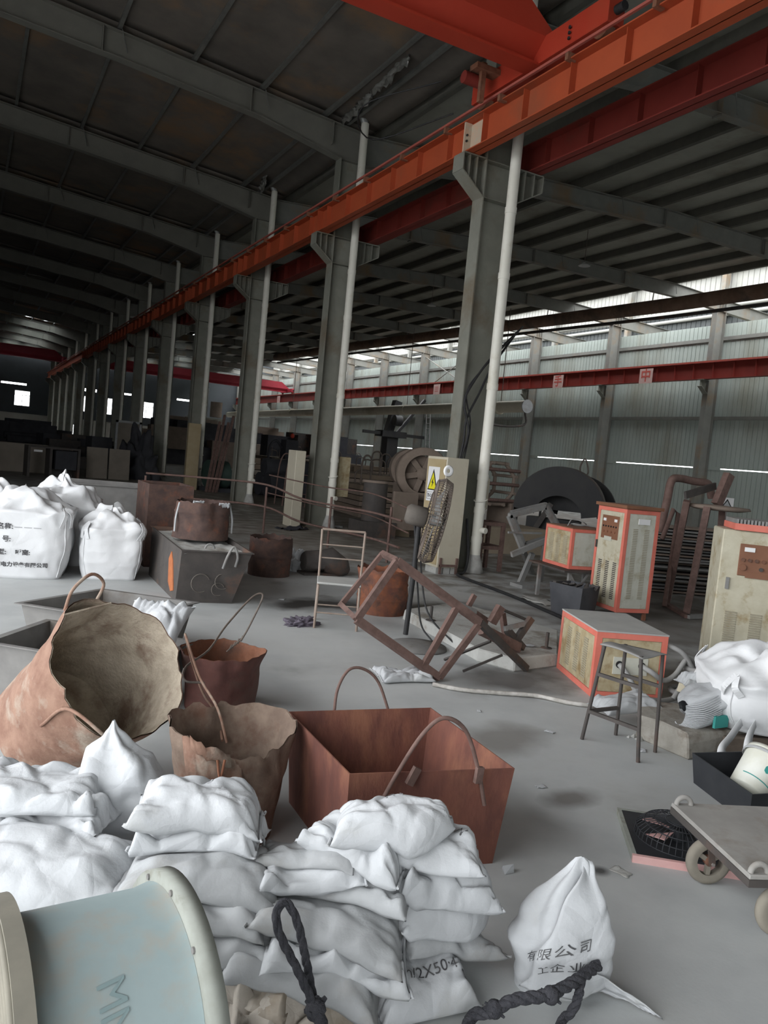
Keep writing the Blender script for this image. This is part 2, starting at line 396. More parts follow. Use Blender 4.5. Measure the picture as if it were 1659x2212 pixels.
wc = MB().box(27.20, -0.13, 0, 27.216, 0.13, 9.3).box(27.76, -0.13, 0, 27.776, 0.13, 9.3).box(27.21, -0.006, 0, 27.77, 0.006, 9.3).mesh('shaft')
wk = MB().prism([(27.2, 5.75), (26.82, 6.05), (26.82, 6.32), (27.2, 6.32)], -0.006, 0.006).box(26.80, -0.14, 6.31, 27.2, 0.14, 6.33).bar((26.82,0,6.05), (27.2,0,5.75), 0.24, 0.016).box(26.95,-0.12,5.95,26.96,0.12,6.31).mesh('corbel')
for y in YS:
    if y < 11: continue
    o = struct('column', 'olive grey steel wall column of the low hall'); o.location.y = y
    link('shaft', wc, c_colw, o); link('corbel', wk, c_col, o)
# wind brace rods in one bay
for a, b in (((27.5, 47.0, 9.0), (27.5, 41.0, 6.6)), ((27.5, 41.0, 9.0), (27.5, 47.0, 6.6))):
    MB().cyl(a, b, 0.03, n=8).build('brace_rod', c_colw, wr)
# neighbouring shed seen through the open strip
nb = struct('wall_outer', 'white ribbed sheet wall of the neighbouring shed')
rn = ribbed(10.4, 14.5, 6, pitch=0.30, d=0.03)
for k in range(-1, 14):
    o = link('wall_sheet', rn, c_white, nb, solid=0.004); o.location = (31.6, 11 + 6*k, 0)
rd = ribbed(7.0, 10.4, 6, pitch=0.30, d=0.03); c_slate = mat('slate_sheet', (0.06,0.068,0.068), (0.075,0.08,0.08), rough=0.7, scale=1)
for k in range(-1, 14):
    o = link('wall_sheet', rd, c_slate, nb, solid=0.004); o.location = (31.6, 11 + 6*k, 0)
for z in (10.15, 10.55, 12.2):
    MB().cyl((31.45, 5, z), (31.45, 90, z), 0.09, n=10).build('girt', c_white, nb)
for k in range(0, 14):
    MB().box(31.1, 14+6*k-0.12, 7, 31.4, 14+6*k+0.12, 14.5).build('post', c_colw, nb)
MB().box(27.9, -5, 7.6, 31.5, 90, 7.75).build('gutter', c_col, nb)

# ---- far gable wall with windows
wf = struct('wall_far', 'far gable wall, white below and dark sheet above, with bright windows')
def wall_with_holes(x0, x1, z0, z1, holes, y, material, name):
    xs = sorted({x0, x1, *[h[0] for h in holes], *[h[1] for h in holes]}); zs = sorted({z0, z1, *[h[2] for h in holes], *[h[3] for h in holes]})
    mb = MB()
    for a, b in zip(xs[:-1], xs[1:]):
        for c, d in zip(zs[:-1], zs[1:]):
            cx, cz = (a+b)/2, (c+d)/2
            if any(h[0] < cx < h[1] and h[2] < cz < h[3] for h in holes): continue
            mb.box(a, y, c, b, y+0.12, d)
    return mb.build(name, material, wf)
lowh = [(3.7,5.0,0.9,2.2),(12.3,13.1,0.9,2.3),(13.6,14.6,0.9,2.3),(18.2,19.2,0.9,2.2),(-3,-1.6,0.9,2.2),(9.2,10.2,0.9,2.2)]
uph = [(3.9,5.4,3.6,5.2),(9.9,11.1,3.7,5.4),(16.4,18.0,3.7,5.5),(22.2,23.8,3.7,5.5),(-3,-1.5,3.6,5.2),(12.8,13.8,3.7,5.4),
       (2.6,5.0,5.75,5.95),(14.0,16.2,6.0,6.2),(20.5,22.8,6.1,6.3),(10.6,10.9,5.9,6.2),(11.6,11.9,5.9,6.2)]
wall_with_holes(-6, 32, 0, 2.95, lowh, 89.6, c_wallw, 'wall_base')
wall_with_holes(-6, 32, 2.95, 12, uph, 89.66, c_walld, 'wall_upper')
MB().box(-6, 89.45, 2.85, 32, 89.68, 3.05).build('ledge', c_walld, wf)
pane = bpy.data.materials.new('dusty_glass'); pane.use_nodes = True
nt = pane.node_tree; nt.nodes.remove(nt.nodes['Principled BSDF'])
tr = nt.nodes.new('ShaderNodeBsdfTransparent'); tr.inputs[0].default_value = (0.92, 0.93, 0.93, 1)
df = nt.nodes.new('ShaderNodeBsdfTranslucent'); df.inputs[0].default_value = (0.8, 0.8, 0.78, 1)
ms = nt.nodes.new('ShaderNodeMixShader'); ms.inputs[0].default_value = 0.55
nt.links.new(tr.outputs[0], ms.inputs[1]); nt.links.new(df.outputs[0], ms.inputs[2]); nt.links.new(ms.outputs[0], nt.nodes['Material Output'].inputs[0])
wi = 0
for (a, b, c, d) in lowh[:4] + uph[:4]:
    wi += 1
    w = struct('window_%d' % wi, 'bright far window with a fanlight over two panes')
    mb = MB(); y = 89.62; t = 0.05; zm = d - (d-c)*0.3; xm = (a+b)/2
    for q in ((a,c,a+t,d),(b-t,c,b,d),(a,c,b,c+t),(a,d-t,b,d),(a,zm-t/2,b,zm+t/2),(xm-t/2,c,xm+t/2,zm)): mb.box(q[0], y, q[1], q[2], y+0.06, q[3])
    mb.build('window_frame', c_glass, w)
    for q in ((xm, zm, b, d),(xm, c, b, zm)) if wi not in (5,) else ((a, zm, b, d), (xm, c, b, zm)):
        MB().box(q[0]+0.03, y+0.02, q[1]+0.03, q[2]-0.03, y+0.03, q[3]-0.03).build('pane', pane, w)

# ---- walls beside and behind the camera, with their open doors
c_near = mat('near_wall_sheet', (0.30,0.32,0.31), (0.34,0.36,0.35), rough=0.7, scale=0.7)
wl = struct('wall_left', 'grey sheet wall with wide open sliding doors')
for q in ((-5.1,-5,0,-4.98,-3,10.2), (-5.1,12,0,-4.98,90,10.2), (-5.1,-3,7.4,-4.98,12,10.2)): MB().box(*q).build('wall_sheet', c_near, wl)
wb = struct('wall_back', 'grey sheet wall with a tall open doorway')
for q in ((-6,-4.1,0,-4.6,-3.98,10.2), (-0.6,-4.1,0,32,-3.98,10.2), (-4.6,-4.1,4.2,-0.6,-3.98,10.2)): MB().box(*q).build('wall_sheet', c_near, wb)
yard = mat('yard_ground', (0.30,0.30,0.29), (0.34,0.34,0.33), rough=0.9, scale=1.0)
o = MB().box(-60, -60, -0.35, 70, 130, -0.21).build('ground', yard); o['kind'] = 'structure'
o['label'] = 'pale concrete yard around the halls'

# ---- downpipes
def downpipe(y, label, near):
    t = thing('downpipe', label, 'drainpipe', (7.56, y, 0), group='white drainpipes down the columns')
    z1 = 9.28
    MB().cyl((0,0,0.22), (0,0,z1), 0.088, n=20 if near else 10, cap=True).build('pipe', c_pipe, t)
    for z in (0.55, 1.05, 1.6, 3.1, 4.9, 5.95, 7.6) if near else (1.5, 3.4, 5.2): 
        MB().cyl((0,0,z-0.05), (0,0,z+0.05), 0.097, n=20 if near else 10).build('collar', c_pipe, t)
    MB().cyl((0,0,z1), (-0.16,0.0,z1+0.22), 0.08, 0.07, n=10).build('spout', c_zinc, t)
    if near:
        MB().cyl((0.02,-0.07,0.72), (0.05,-0.17,0.72), 0.05, n=14).build('cleanout_cap', c_pipe, t)
        MB().tube(arc((0,0,1.22), 0.105, 0, 2*math.pi, 16, (1,0,0.25), (0,1,0.1))[:-1], 0.012, 6, closed=True).build('tie_wire', c_pipe, t)
        MB().lathe([(0.0,0.0),(0.17,0.0),(0.13,0.16),(0.098,0.26),(0.09,0.30)], 14).build('mortar_shoe', mat('mortar', (0.35,0.34,0.32), (0.5,0.5,0.48), rough=0.9, scale=6), t)
PL = {0: 'white drainpipe on the column beside the beige electrical cabinet', 1: 'white drainpipe on the column behind the wire chair and railing',
      2: 'white drainpipe on the third column, just past the railing corner', 3: 'white drainpipe on the fourth column, right of the ochre upright panel',
      4: 'white drainpipe on the fifth column, above the brown crate behind the hopper'}
ORD = ['sixth', 'seventh', 'eighth', 'ninth', 'tenth', 'eleventh', 'twelfth', 'thirteenth', 'fourteenth']
for k in range(0, 14):
    downpipe(10.66 + 6*k, PL[k] if k in PL else 'slim white drainpipe, %s column from the beige electrical cabinet' % ORD[k-5], k < 4)

# ---- crane runways and cranes
def runway(name, x, zb, zt, material, label, y0, y1, seam, rail=True):
    t = thing(name, label, 'crane beam')
    mb = MB(); mb.box(x-0.007, y0, zb, x+0.007, y1, zt); mb.box(x-0.13, y0, zb, x+0.13, y1, zb+0.018); mb.box(x-0.15, y0, zt-0.018, x+0.15, y1, zt)
    mb.build('girder', material, t)
    st = MB().box(x-0.11, -0.005, zb+0.018, x+0.11, 0.005, zt-0.018).mesh('stiffener')
    y = y0 + 0.5
    while y < y1 and y < 60:
        o = link('stiffener', st, material, t); o.location.y = y; y += 1.0
    if rail: MB().box(x-0.025, y0, zt, x+0.025, y1, zt+0.09).build('rail', mat('rail_rust', (0.30,0.06,0.04), (0.2,0.06,0.045), rough=0.7, scale=4), t)
    return t
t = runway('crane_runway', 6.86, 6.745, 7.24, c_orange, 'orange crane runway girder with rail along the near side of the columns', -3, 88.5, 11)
pl = mat('worn_white_plate', (0.52,0.46,0.36), (0.6,0.42,0.30), rough=0.7, scale=12)
for k in range(0, 6):
    y = 11 + 6*k
    MB().box(6.72, y-0.05, 6.76, 7.0, y-0.02, 7.22).build('splice_plate', pl if k == 0 else c_orange, t)
    if k == 0:
        for z in (6.93, 7.02): MB().cyl((6.76, y-0.052, z), (6.76, y-0.075, z), 0.018, n=8).build('bolt', c_blk, t)
        MB().box(6.845, y-0.36, 6.77, 6.852, y-0.04, 7.2).build('primer_patch', pl, t)
# conductor line clipped on top of the girder
mb = MB().box(6.66, -3, 7.30, 6.70, 80, 7.335); mb.build('conductor_bar', mat('pink_conductor', (0.45,0.12,0.09), (0.38,0.10,0.08), rough=0.6, scale=3), t)
clip = MB().box(6.66, -0.03, 7.2, 6.8, 0.03, 7.3).mesh('clip')
for y in np.arange(-2, 60, 1.5): o = link('clip', clip, c_rust, t); o.location.y = y
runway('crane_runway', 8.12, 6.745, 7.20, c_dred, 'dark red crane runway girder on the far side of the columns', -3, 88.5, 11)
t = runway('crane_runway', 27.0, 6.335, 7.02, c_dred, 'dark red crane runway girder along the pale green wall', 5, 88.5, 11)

def crane(name, label, y, x0, x1, zb, material, lift1=0.0):
    """single-girder bridge crane: U-box over an I flange, tapered at the end, end truck on wheels"""
    t = thing(name, label, 'overhead crane')
    sec = [(-0.16,0.0),(0.16,0.0),(0.16,0.03),(0.05,0.05),(0.05,0.12),(0.27,0.34),(0.27,0.95),(-0.27,0.95),(-0.27,0.34),(-0.05,0.12),(-0.05,0.05),(-0.16,0.03)]
    xs = [(x0, 0.42), (x0 + 0.75*(1 if x1 > x0 else -1), 0.98), (x1 - 0.75*(1 if x1 > x0 else -1), 0.98), (x1, 0.42)]
    mb = MB(); n = len(sec); V = []
    for x, hmax in xs:
        V += [(x, y + p, zb + min(q, hmax)) for p, q in sec]
    F = [(i*n+k, i*n+(k+1) % n, (i+1)*n+(k+1) % n, (i+1)*n+k) for i in range(3) for k in range(n)] + [tuple(range(n)), tuple(range(3*n, 4*n))[::-1]]
    mb.add(V, F); mb.build('girder', material, t)
    zg = zb
    for x in (x0, x1):
        zb = zg + (lift1 if x == x1 else 0)
        e = MB().box(x-0.14, y-1.5, zb+0.02, x+0.14, y+1.5, zb+0.36); tk = e.build('end_truck', material, t, bevel=0.01)
        for yy in (y-1.3, y+1.3): MB().cyl((x-0.06, yy, zb+0.065), (x+0.06, yy, zb+0.065), 0.15, n=18).build('wheel', c_rust, tk)
        for yy in (y-1.5, y+1.5): MB().cyl((x, yy, zb+0.19), (x, yy + 0.14*(1 if yy > y else -1), zb+0.19), 0.06, n=10).build('buffer', c_blk, tk)
    return t
t = crane('bridge_crane', 'bright orange-red bridge crane girder overhead, nearest the camera', 9.35, 6.86, -4.6, 7.42, c_red)
for k in range(3):       # end-truck bolts and the drive bracket by the rail
    MB().cyl((6.70, 8.55, 7.50+0.07*k), (6.68, 8.52, 7.50+0.07*k), 0.018, n=8).build('bolt', c_blk, t)
MB().box(6.42, 10.15, 7.18, 6.50, 10.22, 7.75).box(6.30, 10.1, 7.62, 6.72, 10.3, 7.70).build('collector_bracket', c_rust, t)
MB().cyl((6.2, 10.3, 7.52), (6.5, 10.3, 7.52), 0.09, n=14).build('drive_motor', c_dred, t)
MB().tube(smoothpts([(6.0,10.6,7.5),(5.2,11.6,7.25),(5.7,12.2,7.05),(6.5,11.0,7.3)]), 0.012, 6).build('dangling_wire', c_blk, t)
hz = mat('hazard_yellow', (0.65,0.45,0.03), rough=0.5)
for k in range(5):
    MB().prism([(4.35+k*0.34, 8.02), (4.52+k*0.34, 8.02), (4.70+k*0.34, 8.36), (4.53+k*0.34, 8.36)], 9.078, 9.082).build('hazard_stripe', hz if k % 2 == 0 else c_blk, t)
crane('bridge_crane', 'crimson bridge crane far down the high hall, below the skylights', 74.0, 6.86, -4.6, 7.42, c_magenta)
crane('bridge_crane', 'red bridge crane far off in the low hall, touching the pale green wall', 72.0, 27.0, 8.12, 7.205, c_magenta, 0.18)
# ================================================================== THINGS: materials
m_sack = mat('white_woven_sack', (0.515,0.53,0.545), (0.475,0.49,0.505), rough=0.6, scale=7, c3=(0.45,0.455,0.445), scale3=3, amt3=0.3, bump=0.15, bscale=90, crease=0.20, cscale=6.5)
m_sackg = mat('dusty_shaded_sack', (0.40,0.412,0.42), (0.355,0.365,0.372), rough=0.7, scale=7, c3=(0.33,0.328,0.315), scale3=4, amt3=0.4, bump=0.15, bscale=90, crease=0.14, cscale=5.0)  # greyer copy of the white sack: some dust, mostly shade put into the colour
m_sackt = mat('tan_woven_sack', (0.45,0.41,0.36), (0.38,0.34,0.29), rough=0.75, scale=5, c3=(0.28,0.235,0.18), scale3=3, amt3=0.5, bump=0.15, bscale=90, crease=0.35, cscale=8)
m_bulk = mat('white_bulk_bag', (0.70,0.71,0.72), (0.66,0.67,0.68), rough=0.6, scale=4, bump=0.1, bscale=70, crease=0.18, cscale=3.0)
m_ink = mat('black_ink', (0.05,0.05,0.055), (0.12,0.12,0.12), rough=0.8, scale=25)
m_inkf = mat('faded_ink', (0.35,0.36,0.37), rough=0.8)
m_binred = mat('red_oxide_steel', (0.125,0.052,0.041), (0.19,0.076,0.054), rough=0.85, scale=9, c3=(0.26,0.115,0.072), scale3=4.0, amt3=0.45, bump=0.25, bscale=45, stretch=(1,1,0.4))
m_tan = mat('tan_rusty_drum', (0.19,0.105,0.075), (0.27,0.165,0.12), rough=0.88, scale=11, c3=(0.34,0.285,0.23), scale3=4.5, amt3=0.45, bump=0.4, bscale=35)
m_tand = mat('dull_brown_drum', (0.16,0.115,0.09), (0.235,0.175,0.135), rough=0.9, scale=10, c3=(0.14,0.078,0.055), scale3=4.5, amt3=0.5, bump=0.4, bscale=35)
m_tin = mat('lit_sandy_crust', (0.40,0.335,0.26), (0.56,0.49,0.39), rough=0.95, scale=12, c3=(0.25,0.18,0.135), scale3=4.5, amt3=0.5, bump=0.7, bscale=60)  # drum inside: crust colour raised and warmed to stand for daylight falling in
m_maroon = mat('maroon_drum', (0.095,0.042,0.036), (0.14,0.06,0.05), rough=0.8, scale=9, c3=(0.115,0.07,0.058), scale3=4, amt3=0.45, bump=0.25)
m_dsteel = mat('dark_plate_steel', (0.058,0.052,0.049), (0.08,0.07,0.064), rough=0.7, scale=6, c3=(0.14,0.075,0.05), scale3=1.5, amt3=0.3, bump=0.15)
m_dsteel2 = mat('scuffed_steel', (0.10,0.088,0.078), (0.13,0.115,0.10), rough=0.8, scale=8)
m_grey = mat('grey_frame_paint', (0.20,0.20,0.195), (0.25,0.245,0.235), rough=0.6, scale=5, c3=(0.17,0.12,0.10), scale3=2, amt3=0.3)
m_trough = mat('dusty_grey_trough', (0.16,0.155,0.15), (0.21,0.205,0.195), rough=0.85, scale=4, c3=(0.12,0.105,0.09), scale3=1.5, amt3=0.4)
m_cream = mat('stained_cream_paint', (0.45,0.415,0.31), (0.53,0.50,0.39), rough=0.55, scale=7, c3=(0.30,0.225,0.115), scale3=4.5, amt3=0.38)
m_creamw = mat('pale_cream_paint', (0.50,0.50,0.43), (0.57,0.57,0.50), rough=0.5, scale=6, c3=(0.37,0.34,0.245), scale3=4.5, amt3=0.4)
m_tanp = mat('dirty_yellow_panel', (0.36,0.29,0.17), (0.47,0.41,0.28), rough=0.6, scale=8, c3=(0.25,0.175,0.085), scale3=5, amt3=0.45)
m_salmon = mat('salmon_red_trim', (0.62,0.16,0.115), (0.68,0.20,0.15), rough=0.55, scale=5, c3=(0.45,0.16,0.12), scale3=2, amt3=0.3)
m_brownp = mat('brown_control_plate', (0.19,0.085,0.05), (0.23,0.11,0.065), rough=0.5, scale=3)
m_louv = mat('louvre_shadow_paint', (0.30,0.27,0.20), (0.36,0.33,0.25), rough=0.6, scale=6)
m_dust = mat('dusty_grey_top', (0.42,0.42,0.40), (0.37,0.37,0.355), rough=0.9, scale=5)
m_beige = mat('beige_cabinet', (0.50,0.455,0.36), (0.54,0.50,0.40), rough=0.5, scale=3, c3=(0.40,0.33,0.22), scale3=1.4, amt3=0.25)
m_hose = mat('grey_hose', (0.24,0.24,0.235), (0.30,0.30,0.29), rough=0.7, scale=10)
m_iron = mat('brown_angle_iron', (0.125,0.078,0.066), (0.175,0.11,0.094), rough=0.75, scale=14, c3=(0.095,0.06,0.05), scale3=5, amt3=0.4)
m_blue = mat('pale_blue_paint', (0.26,0.325,0.33), (0.29,0.355,0.36), rough=0.6, scale=6, c3=(0.33,0.31,0.265), scale3=3.2, amt3=0.55)
m_sand = mat('greyish_flange', (0.29,0.305,0.275), (0.24,0.25,0.22), rough=0.8, scale=14, c3=(0.16,0.15,0.12), scale3=7, amt3=0.3)
m_yel = mat('sign_yellow', (0.75,0.68,0.03), rough=0.5)
m_sign = mat('sign_white', (0.75,0.75,0.75), rough=0.5)
m_soot = mat('scorched_drum', (0.06,0.04,0.036), (0.10,0.06,0.048), rough=0.85, scale=9, c3=(0.18,0.07,0.042), scale3=3.5, amt3=0.3, bump=0.3)
m_fire = mat('orange_rust_drum', (0.13,0.055,0.04), (0.24,0.085,0.04), rough=0.8, scale=8, c3=(0.075,0.045,0.038), scale3=3.5, amt3=0.6, bump=0.3)
m_wire = mat('dark_wire', (0.09,0.075,0.065), (0.14,0.11,0.09), rough=0.6, scale=20)
m_conc = mat('pale_concrete', (0.38,0.38,0.36), (0.46,0.46,0.44), rough=0.9, scale=6, c3=(0.22,0.20,0.17), scale3=3, amt3=0.45, bump=0.4)
m_machine = mat('dusty_brown_machine', (0.19,0.15,0.12), (0.24,0.19,0.155), rough=0.85, scale=3)
m_dkcloth = mat('dark_cloth', (0.04,0.04,0.05), (0.06,0.06,0.075), rough=0.9, scale=6)
m_rope = mat('dark_rope', (0.035,0.036,0.042), (0.06,0.06,0.068), rough=0.95, scale=40, bump=0.8, bscale=120)
m_pink = mat('pink_edge', (0.62,0.36,0.34), (0.66,0.42,0.40), rough=0.6, scale=6)
m_blkp = mat('black_plastic', (0.022,0.024,0.028), (0.034,0.036,0.04), rough=0.5, scale=5)
m_wheel = mat('dusty_rubber_wheel', (0.27,0.245,0.20), (0.22,0.20,0.165), rough=0.85, scale=8)
m_cart = mat('worn_cart_deck', (0.26,0.25,0.235), (0.33,0.32,0.30), rough=0.75, scale=4, c3=(0.20,0.17,0.14), scale3=2.2, amt3=0.4)
m_teal = mat('teal_print', (0.05,0.30,0.27), rough=0.6)

# ================================================================== SACKS, laid one on another by a height field
HX0, HY0, HS = -0.8, 1.2, 0.015
HM = np.zeros((260, 220))
def hidx(x, y):
    return np.clip(((np.asarray(x)-HX0)/HS).astype(int), 0, 259), np.clip(((np.asarray(y)-HY0)/HS).astype(int), 0, 219)
def sack(label, P_, rot, L=0.52, W=0.34, T=0.10, seed=0, m_=None, group=None, name='sack', wr=0.010, tie=None, lift=0.0, marks=(), tilt=0.0, cat='sack', use=True, fold=0.0, slope=0.22, lump=0.24):
    cx, cy = P_[0], P_[1]
    nu, nv = 54, 36
    U, V = np.meshgrid(np.linspace(-1, 1, nu+1), np.linspace(-1, 1, nv+1), indexing='ij')
    rs = np.random.RandomState(seed)
    pr = np.clip(1 - np.abs(U/0.94)**5.0, 0, 1)**0.62 * np.clip(1 - np.abs(V)**3.6, 0, 1)**0.55
    px = U*L/2*(1 - 0.075*(1-V**2)*np.abs(U)**2); py = V*W/2*(1 - 0.11*(1-U**2)*np.abs(V)**2)
    if tie is not None:                       # one end gathered in a knot
        g = np.clip((tie*U - 0.25)/0.75, 0, 1); py = py*(1 - 0.86*g**1.5); pr = pr*(1-0.3*g) + 0.25*g*(1-V**2)
    N1 = np.zeros_like(U); N2 = np.zeros_like(U); N3 = np.zeros_like(U); N4 = np.zeros_like(U); o = Vector((seed*3.7, seed*1.9, 0.3))
    for i in range(nu+1):
        for j in range(nv+1):
            p = Vector((px[i,j]*7, py[i,j]*10, 0)) + o
            w = Vector((noise.noise(p*0.6), noise.noise(p*0.6+Vector((9,3,1))), 0))*1.6
            N1[i,j] = 1 - abs(noise.noise(p + w))*2.6
            N2[i,j] = noise.noise(p*0.45 + Vector((5,5,5)))
            vd = noise.voronoi(p*0.95 + w*0.45)[0]; N4[i,j] = min(1.0, (vd[1]-vd[0])*1.6)
            N3[i,j] = 1 - abs(noise.noise(Vector((px[i,j]*6, py[i,j]*38, 0)) + o + w*0.5))*2.2
    px = px + 0.012*N2*np.abs(U)**2; py = py + 0.02*N2
    c, s = math.cos(rot), math.sin(rot)
    wx = cx + px*c - py*s; wy = cy + px*s + py*c
    th = T*pr*(1 + lump*N2) + 0.004
    ix, iy = hidx(wx, wy); h = HM[ix, iy] if use else np.zeros_like(wx)
    # stiff support: a limited plane fitted to what lies below, softened towards it
    core = pr > 0.25
    A_ = np.stack([px[core], py[core], np.ones(core.sum())], 1); k3 = np.linalg.lstsq(A_, h[core], rcond=None)[0]
    k3[:2] = np.clip(k3[:2], -slope, slope); pln = k3[0]*px + k3[1]*py
    res = (h - pln)[core]; pln = pln + float(np.mean(np.sort(res)[int(len(res)*0.72):]))
    if use and len(P_) > 2: pln = pln - float(np.mean(pln[core])) + max(P_[2] - T*0.5, 0.0)
    b = pln + np.clip(h - pln, -0.03, 0.02)*0.6
    for _ in range(6):
        q = np.pad(b, 1, mode='edge'); b = (q[2:,1:-1]+q[:-2,1:-1]+q[1:-1,2:]+q[1:-1,:-2]+b)/5
    b = np.maximum(b, 0.0)
    edge = 1 - pr
    bot = b + lift + 0.40*T*edge*(0.6+0.4*N2) + tilt*U
    ends = np.clip((np.abs(U)-0.35)/0.6, 0, 1)
    top = bot + th + 1.55*wr*(N1*0.9*(0.35+0.65*edge) + N3*1.1*ends + (N4-0.45)*1.5) * np.clip(pr*3+0.25, 0, 1)
    if fold: top = top + fold*np.exp(-((U-0.3*V)*6)**2)*pr; 
    z0 = 0.003; bot = np.maximum(bot, z0); top = np.maximum(top, bot+0.003)
    V3 = []; idx = {}; F = []
    for i in range(nu+1):
        for j in range(nv+1):
            idx[i,j,1] = len(V3); V3.append((wx[i,j]-cx, wy[i,j]-cy, top[i,j]))
    for i in range(nu+1):
        for j in range(nv+1):
            if i in (0, nu) or j in (0, nv): idx[i,j,0] = idx[i,j,1]
            else: idx[i,j,0] = len(V3); V3.append((wx[i,j]-cx, wy[i,j]-cy, bot[i,j]))
    for i in range(nu):
        for j in range(nv):
            F.append((idx[i,j,1], idx[i+1,j,1], idx[i+1,j+1,1], idx[i,j+1,1])); F.append((idx[i,j,0], idx[i,j+1,0], idx[i+1,j+1,0], idx[i+1,j,0]))
    t = thing(name, label, cat, (cx, cy, 0), group=group)
    MB().add(V3, F, True).build('cloth', m_ or m_sack, t, fix=False)
    if use: np.maximum.at(HM, (ix, iy), top)
    # sewn hem along one end and its loose thread
    e = nu if seed % 2 else 0
    hem = MB().tube([(wx[e,j]-cx, wy[e,j]-cy, top[e,j]+0.002) for j in range(0, nv+1, 2)], 0.0045, 6); hem.build('hem', m_ or m_sack, t)
    for txt, u, v, size, ang, mi in marks:
        me = text_mesh(txt, size, 'handwriting', shear=0.3)
        for vv in me.vertices:
            x, y = vv.co.x, vv.co.y; a, d = math.cos(ang), math.sin(ang)
            uu = u + (x*a - y*d)/(L/2); v2 = v + (x*d + y*a)/(W/2)
            fi = min(max((uu+1)/2*nu, 0), nu-0.001); fj = min(max((v2+1)/2*nv, 0), nv-0.001); i0, j0 = int(fi), int(fj); fu, fv = fi-i0, fj-j0
            def bl(A): return (A[i0,j0]*(1-fu)*(1-fv)+A[i0+1,j0]*fu*(1-fv)+A[i0,j0+1]*(1-fu)*fv+A[i0+1,j0+1]*fu*fv)
            vv.co = (bl(wx)-cx, bl(wy)-cy, bl(top)+0.0035)
        link('handwriting', me, mi, t)
    return t
PI = math.pi
gA, gB, gC = 'sacks in the stack next to the pale blue drum', 'sacks in the middle stack', 'sacks in the pile against the rusty red bin'
VX = -0.49     # sack rows lie about square to the camera's view
# --- stack A (beside the drum)
sack('grey-white sack lowest but one in the stack behind the pale blue drum', (0.299,2.682,0.100), VX+0.06, seed=1, m_=m_sackg, group=gA, L=0.60, W=0.36, T=0.11)
sack('white sack squeezed flat under the top plump sack behind the pale blue drum', (0.299,2.655,0.180), VX, seed=2, group=gA, L=0.60, W=0.36, T=0.09)
sack('thin white sack with a pointed corner in the stack behind the drum', (0.312,2.601,0.240), VX+0.03, seed=3, group=gA, L=0.60, W=0.36, T=0.055)
sack('plump white sack with a square seam end, top of the front row behind the drum', (0.299,2.594,0.340), VX-0.02, seed=4, group=gA, L=0.62, W=0.33, T=0.14, wr=0.009, lump=0.10, slope=0.08)
sack('white sack lying behind the plump sack, beside the pointed upright one', (0.210,2.880,0.340), VX+0.1, seed=5, group=gA, L=0.50, W=0.36, T=0.10, lift=0.30, use=False)
sack('crumpled white sack spread over the back of the stack below the tilted drum', (0.354,2.853,0.400), VX-0.2, seed=6, group=gA, L=0.46, W=0.32, T=0.08, wr=0.024, lift=0.38, use=False)
sack('blue-shadowed white sack topmost at the frame edge below the tilted drum', (0.277,2.873,0.460), VX+0.1, seed=8, group=gA, L=0.48, W=0.34, T=0.085, wr=0.018, lift=0.44, use=False)
# --- stack B
sack('brown-stained crumpled sack at the bottom of the middle stack', (0.786,2.214,0.050), VX+0.3, seed=11, m_=m_sackt, group=gB, L=0.46, W=0.36, T=0.09, wr=0.022)
sack('tan crumpled sack second from the floor in the middle stack', (0.837,2.204,0.120), VX-0.2, seed=12, m_=m_sackt, group=gB, L=0.42, W=0.34, T=0.06, wr=0.024)
sack('grey sack with a twine loop below the big square sack', (0.740,2.307,0.200), VX+0.05, seed=13, m_=m_sackg, group=gB, L=0.48, W=0.36, T=0.10, slope=0.12)
sack('grey-white sack with a folded lip, third from the top of the middle stack', (0.731,2.350,0.270), VX-0.03, seed=14, m_=m_sackg, group=gB, L=0.50, W=0.36, T=0.08, slope=0.1)
sack('big smooth grey-white sack with square corners on the middle stack', (0.754,2.378,0.360), VX+0.07, seed=15, m_=m_sackg, group=gB, L=0.54, W=0.36, T=0.12, wr=0.007, slope=0.08, marks=[('S', 0.80, -0.35, 0.06, -0.5, m_ink)])
sack('ruffled white sack under the top of the middle stack', (0.758,2.449,0.450), VX-0.05, seed=16, group=gB, L=0.42, W=0.26, T=0.07, wr=0.026, slope=0.08)
sack('cream-white sack with a drooping corner, top of the middle stack', (0.742,2.471,0.530), VX+0.10, seed=17, group=gB, L=0.44, W=0.30, T=0.12, wr=0.014, slope=0.1, marks=[('S', 0.1, 0.1, 0.05, 0.2, m_inkf)])
# --- pile C
sack('tan crumpled sack on the floor at the frame bottom, under the rope', (0.980,2.075,0.050), VX+0.2, seed=21, m_=m_sackt, group=gC, L=0.44, W=0.34, T=0.10, wr=0.024)
sack('white sack marked with a handwritten size, lying at the floor end of the pile', (1.384,2.017,0.080), VX+0.40, seed=22, group=gC, L=0.36, W=0.24, T=0.14, wr=0.012, marks=[('m/2X50·4', 0.05, -0.30, 0.055, 0.1, m_ink), ('S', 0.75, -0.5, 0.05, 0.1, m_ink)])
sack('pale sack mostly buried under the rosy sack, its corner poking over the floor', (1.532,2.133,0.120), VX+0.5, seed=23, group=gC, m_=m_sackg, L=0.42, W=0.28, T=0.08)
sack('grey sack half hidden low in the pile, a dark rope over it', (1.033,2.118,0.160), VX-0.1, seed=24, m_=m_sackg, group=gC, L=0.50, W=0.36, T=0.12, slope=0.12)
sack('cream sack with a torn fringe under the broad grey sack', (1.102,2.071,0.220), VX+0.05, seed=25, group=gC, L=0.46, W=0.30, T=0.06, wr=0.022, slope=0.12)
sack('broad smooth grey sack at the heart of the pile', (1.100,2.129,0.270), VX-0.06, seed=26, m_=m_sackg, group=gC, L=0.50, W=0.36, T=0.09, wr=0.007, slope=0.12)
